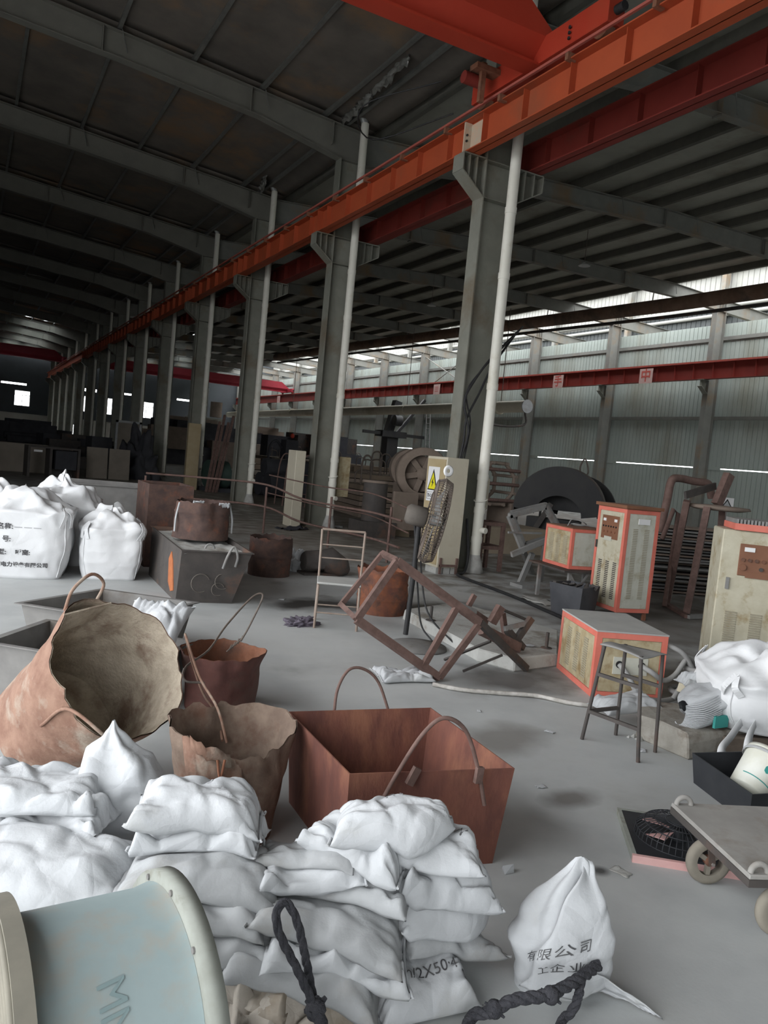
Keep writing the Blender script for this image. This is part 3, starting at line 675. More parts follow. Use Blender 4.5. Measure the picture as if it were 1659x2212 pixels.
sack('rosy-white sack with a gathered snout pointing over the floor', (1.503,2.124,0.240), VX+0.45, seed=27, group=gC, L=0.42, W=0.27, T=0.15, wr=0.010, tie=1, slope=0.1)
sack('olive-grey sack with a folded front edge in the middle of the pile', (1.213,2.190,0.340), VX-0.25, seed=28, m_=m_sackg, group=gC, L=0.42, W=0.32, T=0.08, wr=0.014, slope=0.12, marks=[('米', 0.1, 0.3, 0.04, 0.2, m_inkf)])
sack('flat folded white sack leaning between the two stacks', (1.062,2.239,0.380), VX+0.15, seed=29, group=gC, L=0.34, W=0.26, T=0.06, wr=0.018, slope=0.15)
sack('stiff grey-blue sack with sharp corner beside the folded one', (1.063,2.269,0.420), VX-0.1, seed=30, m_=m_sackg, group=gC, L=0.34, W=0.24, T=0.05, wr=0.008, slope=0.15)
sack('sharply creased white sack on the bin side of the pile', (1.487,2.107,0.360), VX+0.3, seed=33, group=gC, L=0.38, W=0.26, T=0.10, wr=0.026, slope=0.15)
sack('white sack with a crinkled end, in front of the rusty red bin', (1.198,2.183,0.450), VX-0.35, seed=31, group=gC, L=0.36, W=0.22, T=0.10, wr=0.022, slope=0.15)
sack('white sack marked in black, second from the top before the red bin', (1.422,2.140,0.460), VX+0.0, seed=32, group=gC, L=0.42, W=0.27, T=0.10, wr=0.012, slope=0.15, marks=[('M', 0.1, 0.2, 0.05, -0.9, m_ink), ('N', 0.6, -0.1, 0.05, -0.8, m_ink)])
sack('plump greenish-white sack with a twisted ear, top of the pile by the red bin', (1.310,2.164,0.530), VX+0.02, seed=34, group=gC, L=0.42, W=0.28, T=0.13, wr=0.009, tie=1, slope=0.12, marks=[('M s', 0.0, 0.3, 0.045, 0.2, m_inkf)])

def upright_sack(label, cx, cy, z0, pts, seed, m_, group=None, marks=True, flap=False):
    """closed standing sack lofted through (height, half-width, half-depth, x-shift, y-shift) rings"""
    nu, nv = 56, 48; hs = [p[0] for p in pts]
    def ring(v):
        hgt = hs[0] + (hs[-1]-hs[0])*v
        return [hgt] + [float(np.interp(hgt, hs, [p[k] for p in pts])) for k in (1, 2, 3, 4)]
    def fn(u, v):
        hgt, a, b, sx, sy = ring(v); th = u*2*PI; e = 0.8
        x = a*math.copysign(abs(math.cos(th))**e, math.cos(th)); y = b*math.copysign(abs(math.sin(th))**e, math.sin(th))
        vd = noise.voronoi(Vector((x*8+seed, y*8, hgt*6)))[0]
        n = (1 - abs(noise.noise(Vector((x*9+seed, y*9, hgt*5))))*2.4)*0.014 + noise.noise(Vector((x*4, y*4+seed, hgt*4)))*0.025 + (min(1, (vd[1]-vd[0])*1.5)-0.4)*0.022 + 0.012*math.sin(th*5+hgt*9+seed)*min(1, hgt*4)
        k = 1 + n/max(a, b, 0.03)*min(1.0, a/0.05)
        return (x*k + sx, y*k + sy, z0 + hgt + 0.01*noise.noise(Vector((x*12, y*12, seed))))
    t = thing('sack', label, 'sack', (cx, cy, 0), group=group)
    o = MB().grid(fn, nu, nv, wrap_u=True).build('cloth', m_, t)
    o.rotation_euler.z = VX
    return t, fn, o
t, _, _ = upright_sack('bright white sack standing upright, its mouth twisted to a point', 0.56, 2.86, 0.24, [(0,0.03,0.03,0.02,0),(0.06,0.075,0.07,0.02,0),(0.16,0.135,0.10,0.0,0),(0.27,0.145,0.11,-0.005,0),(0.34,0.12,0.09,-0.01,0),(0.385,0.06,0.05,-0.035,0),(0.43,0.018,0.018,-0.045,0),(0.465,0.004,0.004,-0.045,0)], 3, m_sack)
t, fn, body = upright_sack('tall white printed sack standing alone on the open floor', 1.88, 1.90, 0.0, [(0,0.13,0.075,-0.015,0),(0.05,0.155,0.10,-0.01,0),(0.17,0.165,0.10,-0.005,0),(0.26,0.135,0.085,0.01,0.01),(0.33,0.095,0.06,0.025,0.02),(0.40,0.045,0.03,0.04,0.03),(0.445,0.022,0.008,0.045,0.035),(0.452,0.004,0.002,0.045,0.035)], 9, m_sack)
# overlapping front panel with its fold line, low flap with knotted corner
def panel_fn(u, v):
    vv = 0.10 + 0.88*v; lo = 0.60 + 0.10*math.sin(v*2.6) + 0.05*noise.noise(Vector((v*4, 0, 3))); hi = 0.98
    uu = lo + (hi-lo)*u; p = Vector(fn(uu, vv)); d = Vector((p.x-0.01, p.y-0.01, 0)); L = d.length
    return p + (d/L*(0.012 + 0.010*(1-u)) if L > 1e-4 else Vector((0, -0.01, 0)))
o = MB().grid(panel_fn, 24, 40).build('front_panel', m_sack, t, solid=0.003); o.rotation_euler.z = VX
def flap_fn(u, v):
    x = 0.02 + 0.30*u*(1-0.25*v); h = (0.16*(1-u)**0.9)*(1-v) + 0.006
    y = -0.10 - 0.02*u + 0.16*v*(1-u*0.6) + 0.015*noise.noise(Vector((u*5, v*5, 2)))
    return (x, y, max(0.006, h + 0.012*noise.noise(Vector((u*7, v*6, 8)))))
o = MB().grid(flap_fn, 20, 16).build('flap', m_sack, t, solid=0.004); o.rotation_euler.z = VX
def wrap_text(txt, size, uc, vc, curve, par, fn, rot, mi, off=1.03, spread=(0.55, 0.45)):
    me = text_mesh(txt, size, 'print', spacing=1.1)
    for vv in me.vertices:
        x, y = vv.co.x, vv.co.y
        p = Vector(fn(uc + x*spread[0]*1.0, vc + (y + curve*(-x*x) )*spread[1]*2.0 + x*0.9))
        c_ = Vector(fn(uc + 0.5, vc)); q = Vector((p.x, p.y, p.z)); d = Vector((q.x, q.y, 0)); d.normalize(); vv.co = q + d*0.024
    o = link('print', me, mi, par); o.rotation_euler.z = rot
wrap_text('有限公司', 0.045, 0.715, 0.44, 1.2, t, fn, VX, m_ink, spread=(0.85, 1.0))
wrap_text('工企业', 0.036, 0.73, 0.33, 1.2, t, fn, VX, m_ink, spread=(0.85, 1.0))

# white sack slung over the grey trough, and the one on the floor by the tilted frame
sack('bright white sack draped over the edge of the grey steel trough', (1.091,5.000,0.482), 1.0, seed=41, L=0.46, W=0.42, T=0.10, wr=0.016, lift=0.46, use=False, tilt=0.15, marks=[('80', 0.3, -0.5, 0.06, 0.3, m_inkf)])
sack('flat empty white sack lying on the floor below the tilted iron frame', (3.188,5.314,0.000), -0.15, seed=42, L=0.46, W=0.34, T=0.06, wr=0.02, use=False)

# ================================================================== BULK BAGS
def bulk_bag(label, cx, cy, rot, w, d, h, seed, top=0.22, z0=0.0, group=None, crumple=1.0, neck=0.35):
    t = thing('bulk_bag', label, 'bulk bag', (cx, cy, z0), rot, group)
    def fn(u, v):
        th = u*2*PI; cu, su = math.cos(th), math.sin(th)
        hv = v/0.62 if v < 0.62 else 1.0; e = 0.42 if v < 0.62 else 0.42 + 0.5*(v-0.62)/0.38
        bul = 0.80 + 0.20*math.sin(min(1, hv*1.15+0.08)*PI*0.62) if v < 0.62 else 1.0
        r = bul
        z = h*hv
        if v >= 0.62:
            q = (v-0.62)/0.38; r = 1.0*(1-q)**0.75*(1-neck*q) + 0.02; z = h + top*math.sin(q*PI*0.55)*(0.7+0.5*noise.noise(Vector((cu*1.7+seed, su*1.7, q*2))))
        x = w/2*r*math.copysign(abs(cu)**e, cu); y = d/2*r*math.copysign(abs(su)**e, su)
        f = Vector((x*3.2+seed, y*3.2, z*2.6))
        n = (1 - abs(noise.noise(f))*2.2)*0.022 + (1-abs(noise.noise(f*2.3))*2)*0.010
        if v >= 0.55: 
            g = min(1, (v-0.55)/0.15)*crumple; n += g*((1-abs(noise.noise(f*1.6+Vector((4,4,4))))*2.6)*0.05); z += g*0.05*noise.noise(f*2.1)
        k = 1 + n/(0.5*w)
        if v < 0.02: z = 0.0
        return (x*k, y*k, max(0.0, z + (n*0.4 if v > 0.1 else 0)))
    MB().grid(fn, 88, 60, wrap_u=True).build('bag_body', m_bulk, t)
    # four webbing loops fixed at the corners
    for k in range(4):
        u0 = (k + 0.5)/4; p = [Vector(fn(u0 - 0.035, 0.5)), Vector(fn(u0-0.02, 0.62)), Vector(fn(u0, 0.66)) + Vector((0, 0, 0.03)), Vector(fn(u0+0.02, 0.62)), Vector(fn(u0+0.035, 0.5))]
        q = smoothpts([a*1.0 + Vector((a.x, a.y, 0))*0.02 for a in p], 5); mb = MB()
        for a, b in zip(q[:-1], q[1:]): mb.bar(a, b, 0.045, 0.004, up=(a.x, a.y, 0.3))
        mb.build('strap', m_bulk, t)
    # side seams
    for k in range(4):
        u0 = (k+0.5)/4
        MB().tube([Vector(fn(u0, v))*1.003 for v in np.linspace(0.02, 0.6, 14)], 0.007, 6).build('seam', m_bulk, t)
    return t, fn
gK = 'white bulk bags by the dark hopper'
t, fn = bulk_bag('white bulk bag printed with black Chinese lines, at the frame edge', 0.62, 10.05, -0.16, 1.10, 1.00, 0.74, 2.2, top=0.30, group=gK)
def bag_text(txt, size, xc, zc, w, par, fn, mi, ang=0.0):
    me = text_mesh(txt, size, 'print', spacing=1.05, bold=0.002)
    for vv in me.vertices:
        x = xc + vv.co.x; z = zc + vv.co.y + ang*vv.co.x
        # find u on the front face (-y side) with this x
        lo, hi = 0.5 + 0.125, 1.0 - 0.125
        for _ in range(16):
            mid = (lo+hi)/2
            if fn(mid, 0.62*z/0.74)[0] < x: lo = mid
            else: hi = mid
        p = fn(lo, 0.62*z/0.74); vv.co = (x, p[1]-0.008, z)
    link('print', me, mi, par)
bag_text('工名称:', 0.072, -0.17, 0.60, 1.0, t, fn, m_ink); bag_text('— — —', 0.075, 0.10, 0.60, 1.0, t, fn, m_inkf)
bag_text('型  号:', 0.072, -0.17, 0.46, 1.0, t, fn, m_ink); bag_text('塔 型:', 0.072, -0.20, 0.31, 1.0, t, fn, m_ink); bag_text('呼高:', 0.068, 0.06, 0.31, 1.0, t, fn, m_ink)
bag_text('浙江长城电力设备有限公司', 0.060, -0.04, 0.165, 1.0, t, fn, m_ink)
bulk_bag('plain white bulk bag with a slumped top, against the dark hopper', 1.60, 9.92, -0.10, 0.70, 0.80, 0.60, 5.1, top=0.26, group=gK)
bulk_bag('smaller white bulk bag heaped on top behind the printed one', 1.12, 10.9, 0.2, 0.95, 0.85, 0.72, 8.4, top=0.44, group=gK, crumple=1.5)
bulk_bag('white bulk bag hidden behind the printed one, only its top showing', 0.30, 11.2, 0.0, 0.80, 0.80, 0.72, 11.7, top=0.32, group=gK, crumple=1.3)

# ================================================================== STEEL BINS, DRUMS, TROUGHS
def open_bin(name, label, cat, top, bot, zt, zb, th, m_, lip=0.0, group=None):
    """four separate plate walls and a bottom; top / bot are 4 plan corners"""
    t = thing(name, label, cat, group=group)
    c = Vector((sum(p[0] for p in top)/4, sum(p[1] for p in top)/4, 0))
    t.location = c
    T = [Vector((p[0], p[1], zt))-c for p in top]; B = [Vector((p[0], p[1], zb))-c for p in bot]
    for i in range(4):
        j = (i+1) % 4
        def inn(v, z=0): d = Vector((-v.x, -v.y, 0)); d.normalize(); return v + d*th*1.4
        a, b, cc, d = B[i], B[j], T[j], T[i]
        V = [a, b, cc, d, inn(a), inn(b), inn(cc), inn(d)]
        MB().add(V, [(0,1,2,3),(7,6,5,4),(0,4,5,1),(1,5,6,2),(2,6,7,3),(3,7,4,0)]).build('side_plate', m_, t)
        if lip:
            o_ = [T[i], T[j]]; 
            def out(v): d = Vector((v.x, v.y, 0)); d.normalize(); return v + d*lip
            V = [o_[0], o_[1], out(o_[1]), out(o_[0])]; V += [v - Vector((0,0,0.008)) for v in V]
            MB().add(V, [(0,1,2,3),(7,6,5,4),(0,4,5,1),(1,5,6,2),(2,6,7,3),(3,7,4,0)]).build('rim_flange', m_, t)
    V = [v + Vector((0,0,0.002)) for v in B] + [v + Vector((0,0,0.01)) for v in B]
    MB().add(V, [(3,2,1,0),(4,5,6,7),(0,1,5,4),(1,2,6,5),(2,3,7,6),(3,0,4,7)]).build('bottom_plate', m_, t)
    return t, c
t, c = open_bin('steel_bin', 'large open rusty red steel bin with bent bar handles', 'bin',
    [(1.475,3.53),(2.25,3.43),(2.19,2.62),(1.446,2.758)], [(1.50,3.48),(2.21,3.39),(2.155,2.66),(1.475,2.79)], 0.45, 0.0, 0.006, m_binred)
def handle(par, c, pts, r, m_, nm='handle'):
    return MB().tube([Vector(p)-c for p in smoothpts(pts, 6)], r, 8).build(nm, m_, par)
handle(t, c, [(1.575,2.715,0.315),(1.64,2.705,0.45),(1.73,2.68,0.62),(1.82,2.665,0.69),(1.93,2.655,0.63),(2.005,2.64,0.46),(2.047,2.622,0.30)], 0.0095, m_iron)
handle(t, c, [(1.728,3.53,0.40),(1.745,3.55,0.54),(1.81,3.57,0.635),(1.90,3.57,0.635),(1.99,3.56,0.56),(2.051,3.50,0.38)], 0.008, m_iron)
for p, q in (((1.70,2.70,0.40),(1.735,2.698,0.47)), ((2.005,2.633,0.40),(2.01,2.632,0.47))): 
    MB().bar(Vector(p)-c, Vector(q)-c, 0.035, 0.02, up=(0,1,0)).build('weld_tab', m_iron, t)
MB().add([(0,0,0),(0.05,0,0),(0.06,0.03,0),(0.02,0.05,0),(0,0.02,0.03),(0.05,0.01,0.035)], [(0,1,2,3),(0,4,5,1),(1,5,2),(2,5,4,3),(3,4,0)]).build('paper_scrap', m_sack, None)
o = bpy.data.objects['paper_scrap']; o.location = (2.15, 2.56, 0.002); tag(o, 'small pale scrap of paper by the foot of the red bin', 'paper')

def drum(label, loc, axis, r0, r1, h, m_, seed=0, ragged=0.02, dent=0.03, name='steel_drum', ribs=(), inner=None, cat='drum', group=None, sq=0.0, spin=0.0, bottom=True, cut=None):
    """open drum shell along an axis; loc is the centre of its base"""
    t = thing(name, label, cat, loc, group=group)
    a = Vector(axis).normalized(); x = a.orthogonal().normalized(); x = Matrix.Rotation(spin, 3, a) @ x; y = a.cross(x)
    def P(u, v, ins=0.0):
        th = u*2*PI; r = r0 + (r1-r0)*v - ins
        n = noise.noise(Vector((math.cos(th)*1.3+seed, math.sin(th)*1.3, v*1.5)))*dent + noise.noise(Vector((math.cos(th)*3+seed, math.sin(th)*3, v*3.5+9)))*dent*0.4
        r += n*(0.3+0.7*v)
        r *= 1 + sq*math.cos(2*th)*v
        for rv in ribs: r += 0.010*math.exp(-((v-rv)/0.02)**2)
        hh = h*v
        if v > 0.97: hh += ragged*(noise.noise(Vector((math.cos(th)*4+seed, math.sin(th)*4, 1))) + 0.5*noise.noise(Vector((math.cos(th)*11+seed, math.sin(th)*11, 1))))
        if cut:
            rd = x*math.cos(th) + y*math.sin(th); q_ = rd.dot(cut[0]); hh -= cut[1]*max(0.0, q_)**1.5*v**2; r -= cut[2]*max(0.0, q_)**2*v
        return a*hh + x*(r*math.cos(th)) + y*(r*math.sin(th))
    MB().grid(lambda u, v: P(u, v), 64, 28, wrap_u=True).build('shell', m_, t)
    MB().grid(lambda u, v: P(u, v, 0.006), 64, 28, wrap_u=True).build('lining', inner or m_, t)
    if bottom:
        V = [P(i/64, 0) for i in range(64)]; MB().add(V + [v + a*0.01 for v in V], [tuple(range(64)), tuple(range(64, 128))]).build('base', inner or m_, t)
    return t, P
# tilted big drum
ax = Vector((0.323,-0.694,0.651)).normalized(); rc = Vector((0.675,3.72,0.665)); L_ = 0.66; base = rc - ax*L_
t, P = drum('large tan crushed drum tilted towards the camera, crusted inside', base, ax, 0.305, 0.345, L_, m_tan, seed=4, ragged=0.045, dent=0.05, inner=m_tin, sq=0.06, spin=0.4)
def rim(P, u, v=0.98): return P(u, v)
best = sorted(range(64), key=lambda i: -(base + P(i/64, 1)).z)[0]/64
e1, e2 = P(best-0.03, 0.97), P(best+0.05, 0.97)
MB().tube(smoothpts([e1, e1 + Vector((0.03,-0.0,0.09)), (e1+e2)/2 + Vector((0.04,0,0.155)), e2 + Vector((0.03,0.0,0.10)), e2], 6), 0.008, 8).build('handle', m_tan, t)
low = sorted(range(64), key=lambda i: (base + P(i/64, 1)).dot(Vector((0.3,0.8,1))))[0]/64
e1, e2 = P(low-0.10, 0.66), P(low+0.02, 0.70)
MB().tube(smoothpts([e1*1.02, P(low-0.09, 0.95)*1.05, P(low-0.02,1.02)*1.10, P(low+0.02,0.92)*1.06, e2*1.02], 6), 0.008, 8).build('handle', m_tan, t)
MB().add([P(best-0.06,0.99), P(best+0.07,0.99), P(best+0.06,0.80)*0.94, P(best-0.05,0.82)*0.94], [(0,1,2,3)]).build('folded_flap', m_tin, t, solid=0.008)
# crushed drum beside the red bin
t, P = drum('crushed brown drum with a folded front lip, beside the red bin', (1.13,3.32,0.0), (0.02,0.0,1), 0.215, 0.29, 0.50, m_tand, seed=9, ragged=0.03, dent=0.07, inner=m_tand, spin=0.0, cut=(Vector((0.35,-0.93,0)), 0.10, 0.07))
fr = sorted(range(64), key=lambda i: P(i/64,1).y + 0.3*P(i/64,1).x)[0]/64
V = [P(fr+s*0.011, 1.0)*1.0 for s in range(-7, 8)] ; W = [p + Vector((0.02, -0.035-0.01*math.sin(i), -0.16)) for i, p in enumerate(V)]
MB().add(V + W, [(i, i+1, 15+i+1, 15+i) for i in range(14)], True).build('folded_lip', m_tan, t, solid=0.008)
V2 = [p*1.005 + Vector((0,-0.012,0.012)) for p in V[2:12]]; W2 = [p + Vector((0.0,-0.03,-0.045)) for p in V2]
MB().add(V2 + W2, [(i, i+1, 10+i+1, 10+i) for i in range(9)], True).build('weld_strip', m_tan, t, solid=0.006)
MB().tube(smoothpts([V[7] + Vector((0.02,-0.05,-0.03)), V[7] + Vector((0.03,-0.075,-0.10)), V[7] + Vector((0.05,-0.055,-0.03))], 5), 0.006, 6).build('hook', c_rust, t)
# twisted wire bail from the crushed drum up over the small maroon drum
t2 = thing('wire_sling', 'long twisted wire sling rising from the crushed brown drum', 'wire', (1.13,3.32,0.42))
W0 = Vector((1.13,3.32,0.42))
MB().tube([Vector(p)-W0 for p in smoothpts([(1.144,3.450,0.348),(1.116,3.550,0.485),(1.085,3.800,0.571),(1.077,4.100,0.711),(1.164,4.200,0.501),(1.175,4.000,0.406),(1.167,3.700,0.395),(1.137,3.500,0.342)], 6)], 0.007, 7).build('strand', m_tan, t2)
MB().tube([Vector(p)-W0 for p in smoothpts([(1.112,3.800,0.534),(1.070,4.000,0.487),(1.123,4.200,0.503),(1.329,4.500,0.508),(1.509,4.750,0.601),(1.716,4.900,0.750),(1.789,4.900,0.756),(1.716,4.900,0.562),(1.661,4.900,0.453)], 6)], 0.0065, 7).build('strand', m_wire, t2)
for k in range(7):
    p = Vector((1.625,4.900,0.432)) + Vector((0.012*k-0.035, 0, 0.010*k-0.03)) - W0
    MB().tube([p + Vector((-0.02+0.006*(k%3),0,-0.018)), p, p + Vector((0.015,0.01,0.025-0.008*(k%2)))], 0.005, 5).build('wire_twist', m_wire, t2)
# small maroon drum
t, P = drum('small maroon drum with a buckled rim behind the crushed brown one', (1.58,5.0,0.0), (0,0,1), 0.235, 0.265, 0.37, m_maroon, seed=14, ragged=0.012, dent=0.05, inner=c_rust)
# drum standing on the hopper, ring-ribbed drums on the floor
drum('battered brown drum with white tape on its rim, standing on the hopper', (2.50,9.20,0.60), (0,0,1), 0.335, 0.30, 0.44, m_soot, seed=20, ragged=0.03, dent=0.05, ribs=(0.72,))
t = bpy.data.objects['steel_drum.003']
for p in ((-0.17,-0.24,0.46),(0.13,-0.26,0.45)):
    MB().grid(lambda u, v: (p[0]+0.13*u, p[1]+0.03*v+0.02*noise.noise(Vector((u*4,v*4,p[0]))), p[2]-0.05*v+0.03*noise.noise(Vector((u*5,v*3,1)))), 8, 5).build('tape', m_sack, t, solid=0.006)
for s in (-1, 1): MB().tube(smoothpts([(s*0.30,-0.12,0.42),(s*0.335,-0.14,0.25),(s*0.34,-0.14,0.08)], 5), 0.012, 6).build('tape_tail', m_sackg, t)
drum('scorched dark drum with a ribbed middle beside the hopper', (3.76,10.15,0.0), (0,0,1), 0.29, 0.30, 0.53, m_soot, seed=25, ragged=0.035, dent=0.02, ribs=(0.5,0.55))
drum('orange-rusted drum with a torn rim behind the wire chair', (4.27,7.75,0.0), (0,0,1), 0.285, 0.29, 0.50, m_fire, seed=31, ragged=0.045, dent=0.04, ribs=(0.35,0.68))
# hopper (tapered steel box with open top full of sand)
t, c = open_bin('hopper', 'dark tapered steel hopper filled with rubble, with a drum on it', 'hopper',
    [(2.14,10.2),(2.95,10.1),(2.76,8.0),(2.03,8.12)], [(2.10,10.0),(2.72,9.92),(2.64,8.22),(2.05,8.32)], 0.60, 0.0, 0.008, m_dsteel, lip=0.04)
MB().grid(lambda u, v: ((2.06+0.70*u+0.12*v-c.x), 8.12+2.0*v-c.y, 0.555+0.03*noise.noise(Vector((u*6,v*14,3)))), 18, 40).build('rubble', m_conc, t); bpy.data.objects['rubble']['kind'] = 'stuff'
handle(t, c, [(2.46,8.04,0.42),(2.49,8.0,0.56),(2.55,8.0,0.66),(2.60,8.0,0.56),(2.60,8.05,0.44)], 0.014, m_grey)
MB().tube([Vector(p)-c for p in arc((2.36,8.25,0.60), 0.05, 0, PI, 8)], 0.012, 6).build('lifting_eye', m_grey, t)
for k, (x, z, r) in enumerate(((2.26,0.24,0.10),(2.50,0.26,0.085),(2.46,0.17,0.07))):
    MB().tube([Vector(p)-c for p in arc((x, 8.20-0.25*z, z), r, 0.4, 5.2, 14)], 0.006, 4).build('chalk_mark', m_dsteel2, t)
ring_ = [(8.45,0.10),(8.62,0.06),(8.78,0.14),(8.80,0.40),(8.66,0.50),(8.56,0.42)]
MB().add([(2.0375-0.035*(0.6-z)/0.6*-0.4 + (y-8.1)*0.05 - 0.02 - c.x, y - c.y, z) for y, z in ring_] + [(2.0375 + 0.014*(0.6-z)/0.6 + (y-8.1)*0.05 + 0.01 - c.x, y - c.y, z) for y, z in ring_], [tuple(range(6))] + [(i,(i+1)%6,6+(i+1)%6,6+i) for i in range(6)]).build('rust_patch', mat('orange_rust', (0.42,0.14,0.05), (0.32,0.11,0.05), rough=0.9, scale=12), t)
# box cabinet behind hopper
t, c = open_bin('steel_crate', 'dark brown open steel crate behind the hopper', 'crate', [(2.15,11.4),(2.75,11.4),(2.75,10.6),(2.15,10.6)], [(2.15,11.4),(2.75,11.4),(2.75,10.6),(2.15,10.6)], 1.12, 0.0, 0.02, m_soot)
t, c = open_bin('steel_trough', 'long low brown trough behind the white bulk bags', 'trough', [(1.30,13.6),(2.6,13.4),(2.6,12.2),(1.35,12.4)], [(1.4,13.5),(2.5,13.3),(2.5,12.3),(1.45,12.5)], 0.95, 0.0, 0.02, m_trough, lip=0.05)
# two grey troughs
t, c = open_bin('steel_trough', 'wide grey steel trough with a flat rim, behind the tilted drum', 'trough', [(0.42,6.50),(1.10,7.05),(1.76,6.50),(1.10,5.90)], [(0.52,6.46),(1.10,6.90),(1.66,6.46),(1.10,6.02)], 0.38, 0.0, 0.008, m_trough, lip=0.05)
t, c = open_bin('steel_trough', 'dusty grey trough nearest the tilted drum, its corner at the frame edge', 'trough', [(0.18,5.42),(0.58,5.98),(1.44,5.30),(0.98,4.74)], [(0.26,5.42),(0.60,5.88),(1.36,5.30),(0.96,4.84)], 0.36, 0.0, 0.008, m_trough, lip=0.05)
# ================================================================== NEAR DRUM, ROPES
t = thing('cable_drum', 'pale blue steel drum with a grey flange, lying nearest the camera', 'drum')
O_ = Vector((0.30,1.75,0)); t.location = O_
fA, fB = Vector((0.145,1.735,0.35))-O_, Vector((0.49,1.77,0.345))-O_; ad = (fB-fA).normalized()
MB().tube([fA, fA+ad*0.02, fB-ad*0.05, fB-ad*0.015], [0.315,0.31,0.31,0.318], 72).build('barrel', m_blue, t)
MB().tube([fB-ad*0.015, fB-ad*0.012, fB+ad*0.03, fB+ad*0.032], [0.31,0.345,0.345,0.31], 72).build('end_flange', m_sand, t)
m_rib = mat('ribbed_rubber', (0.23,0.215,0.175), (0.18,0.17,0.14), rough=0.9, scale=8)
MB().tube([fA-ad*0.04, fA], [0.36,0.36], 72).build('rubber_disc', m_rib, t)
for k in range(8):
    MB().tube(arc(fA-ad*0.042, 0.345-0.028*k, 0, 2*PI, 60, ad.orthogonal().normalized(), ad.cross(ad.orthogonal().normalized()))[:-1], 0.009, 6, closed=True).build('ribbed_ring', m_rib, t)
up_ = Vector((0,0,1)) - ad*ad.z; sd_ = ad.cross(up_)
for k in range(12):
    a = k*2*PI/12; p = fB - ad*0.012 + (up_*math.cos(a)+sd_*math.sin(a))*0.328
    MB().cyl(p, p-ad*0.006, 0.008, n=8).build('rivet', m_trough, t)
me = text_mesh('MM', 0.085, 'chalk_mark', shear=0.2)
for v in me.vertices:
    al = 0.42 + v.co.x*0.0 ; th = -0.75 + v.co.x/0.33; s_ = 0.10 + v.co.y
    p = fA + ad*(0.05+s_) + (up_*math.cos(th) - sd_*math.sin(th))*0.3125; v.co = p
link('chalk_mark', me, mat('faint_teal_chalk', (0.20,0.27,0.275), rough=0.8), t)

def rope(par, pts, r=0.017, nm='rope'):
    P = [Vector(p) for p in smoothpts(pts, 8)]
    mb = MB()
    for k in range(3):                       # three twisted strands
        Q = []; L = 0
        for i, p in enumerate(P):
            d = (P[min(i+1,len(P)-1)] - P[max(i-1,0)]).normalized(); x = d.cross(Vector((0.2,0.3,0.93))).normalized(); y = d.cross(x)
            if i: L += (P[i]-P[i-1]).length
            a = L*55 + k*2*PI/3; Q.append(p + (x*math.cos(a) + y*math.sin(a))*r*0.45)
        mb.tube(Q, r*0.62, 7)
    return mb.build(nm, m_rope, par)
t = thing('rope_sling', 'dark rope loop hanging over the sack pile, knotted at the frame bottom', 'rope')
rope(t, [(0.916,1.820,0.238),(0.868,1.860,0.336),(0.828,1.900,0.414),(0.823,1.930,0.462),(0.855,1.940,0.479),(0.885,1.920,0.430),(0.917,1.900,0.312),(0.932,1.850,0.206)], 0.0125)
rope(t, [(0.916,1.820,0.238),(0.95,1.70,0.12),(1.02,1.60,0.02),(1.10,1.45,0.02)], 0.02)
kc = Vector((0.919,1.820,0.230))
for k in range(9):
    d = Vector((math.cos(k*2.3), math.sin(k*1.7), math.cos(k*1.1)))*0.028
    MB().tube([kc + d*0.2, kc + d], [0.012,0.006], 6).build('fray', m_rope, t)
MB().lathe([(0,-0.03),(0.022,-0.022),(0.03,0),(0.022,0.022),(0,0.03)], 12, c=tuple(kc)).build('knot', m_rope, t)
t = thing('rope_sling', 'dark knotted rope lying across the foot of the standing sack', 'rope')
rope(t, [(1.912,1.763,0.160),(1.767,1.717,0.170),(1.648,1.709,0.160),(1.558,1.750,0.140),(1.503,1.775,0.100),(1.440,1.812,0.050),(1.22,1.55,0.02),(1.05,1.45,0.02)], 0.019)
rope(t, [(1.810,1.732,0.165),(1.779,1.704,0.130),(1.770,1.716,0.070),(1.733,1.721,0.030),(1.50,1.52,0.02),(1.3,1.42,0.02)], 0.015)
for px in ((1.504,1.771,0.110), (1.662,1.704,0.160)):
    kc = Vector(px); MB().lathe([(0,-0.028),(0.02,-0.02),(0.028,0),(0.02,0.02),(0,0.028)], 12, c=tuple(kc)).build('knot', m_rope, t)
    for k in range(8):
        d = Vector((math.cos(k*2.3), math.sin(k*1.7), 0.6*math.cos(k*1.1)))*0.027; MB().tube([kc + d*0.3, kc + d], [0.008,0.004], 5).build('fray', m_rope, t)
# twine chain on the middle stack
t = tag(MB().tube(smoothpts([(0.952,2.420,0.493),(0.944,2.400,0.462),(0.955,2.400,0.420),(0.958,2.400,0.398)], 5), 0.004, 6).build('twine', m_sack), 'short white twine hanging from the ear of the middle stack', 'twine')

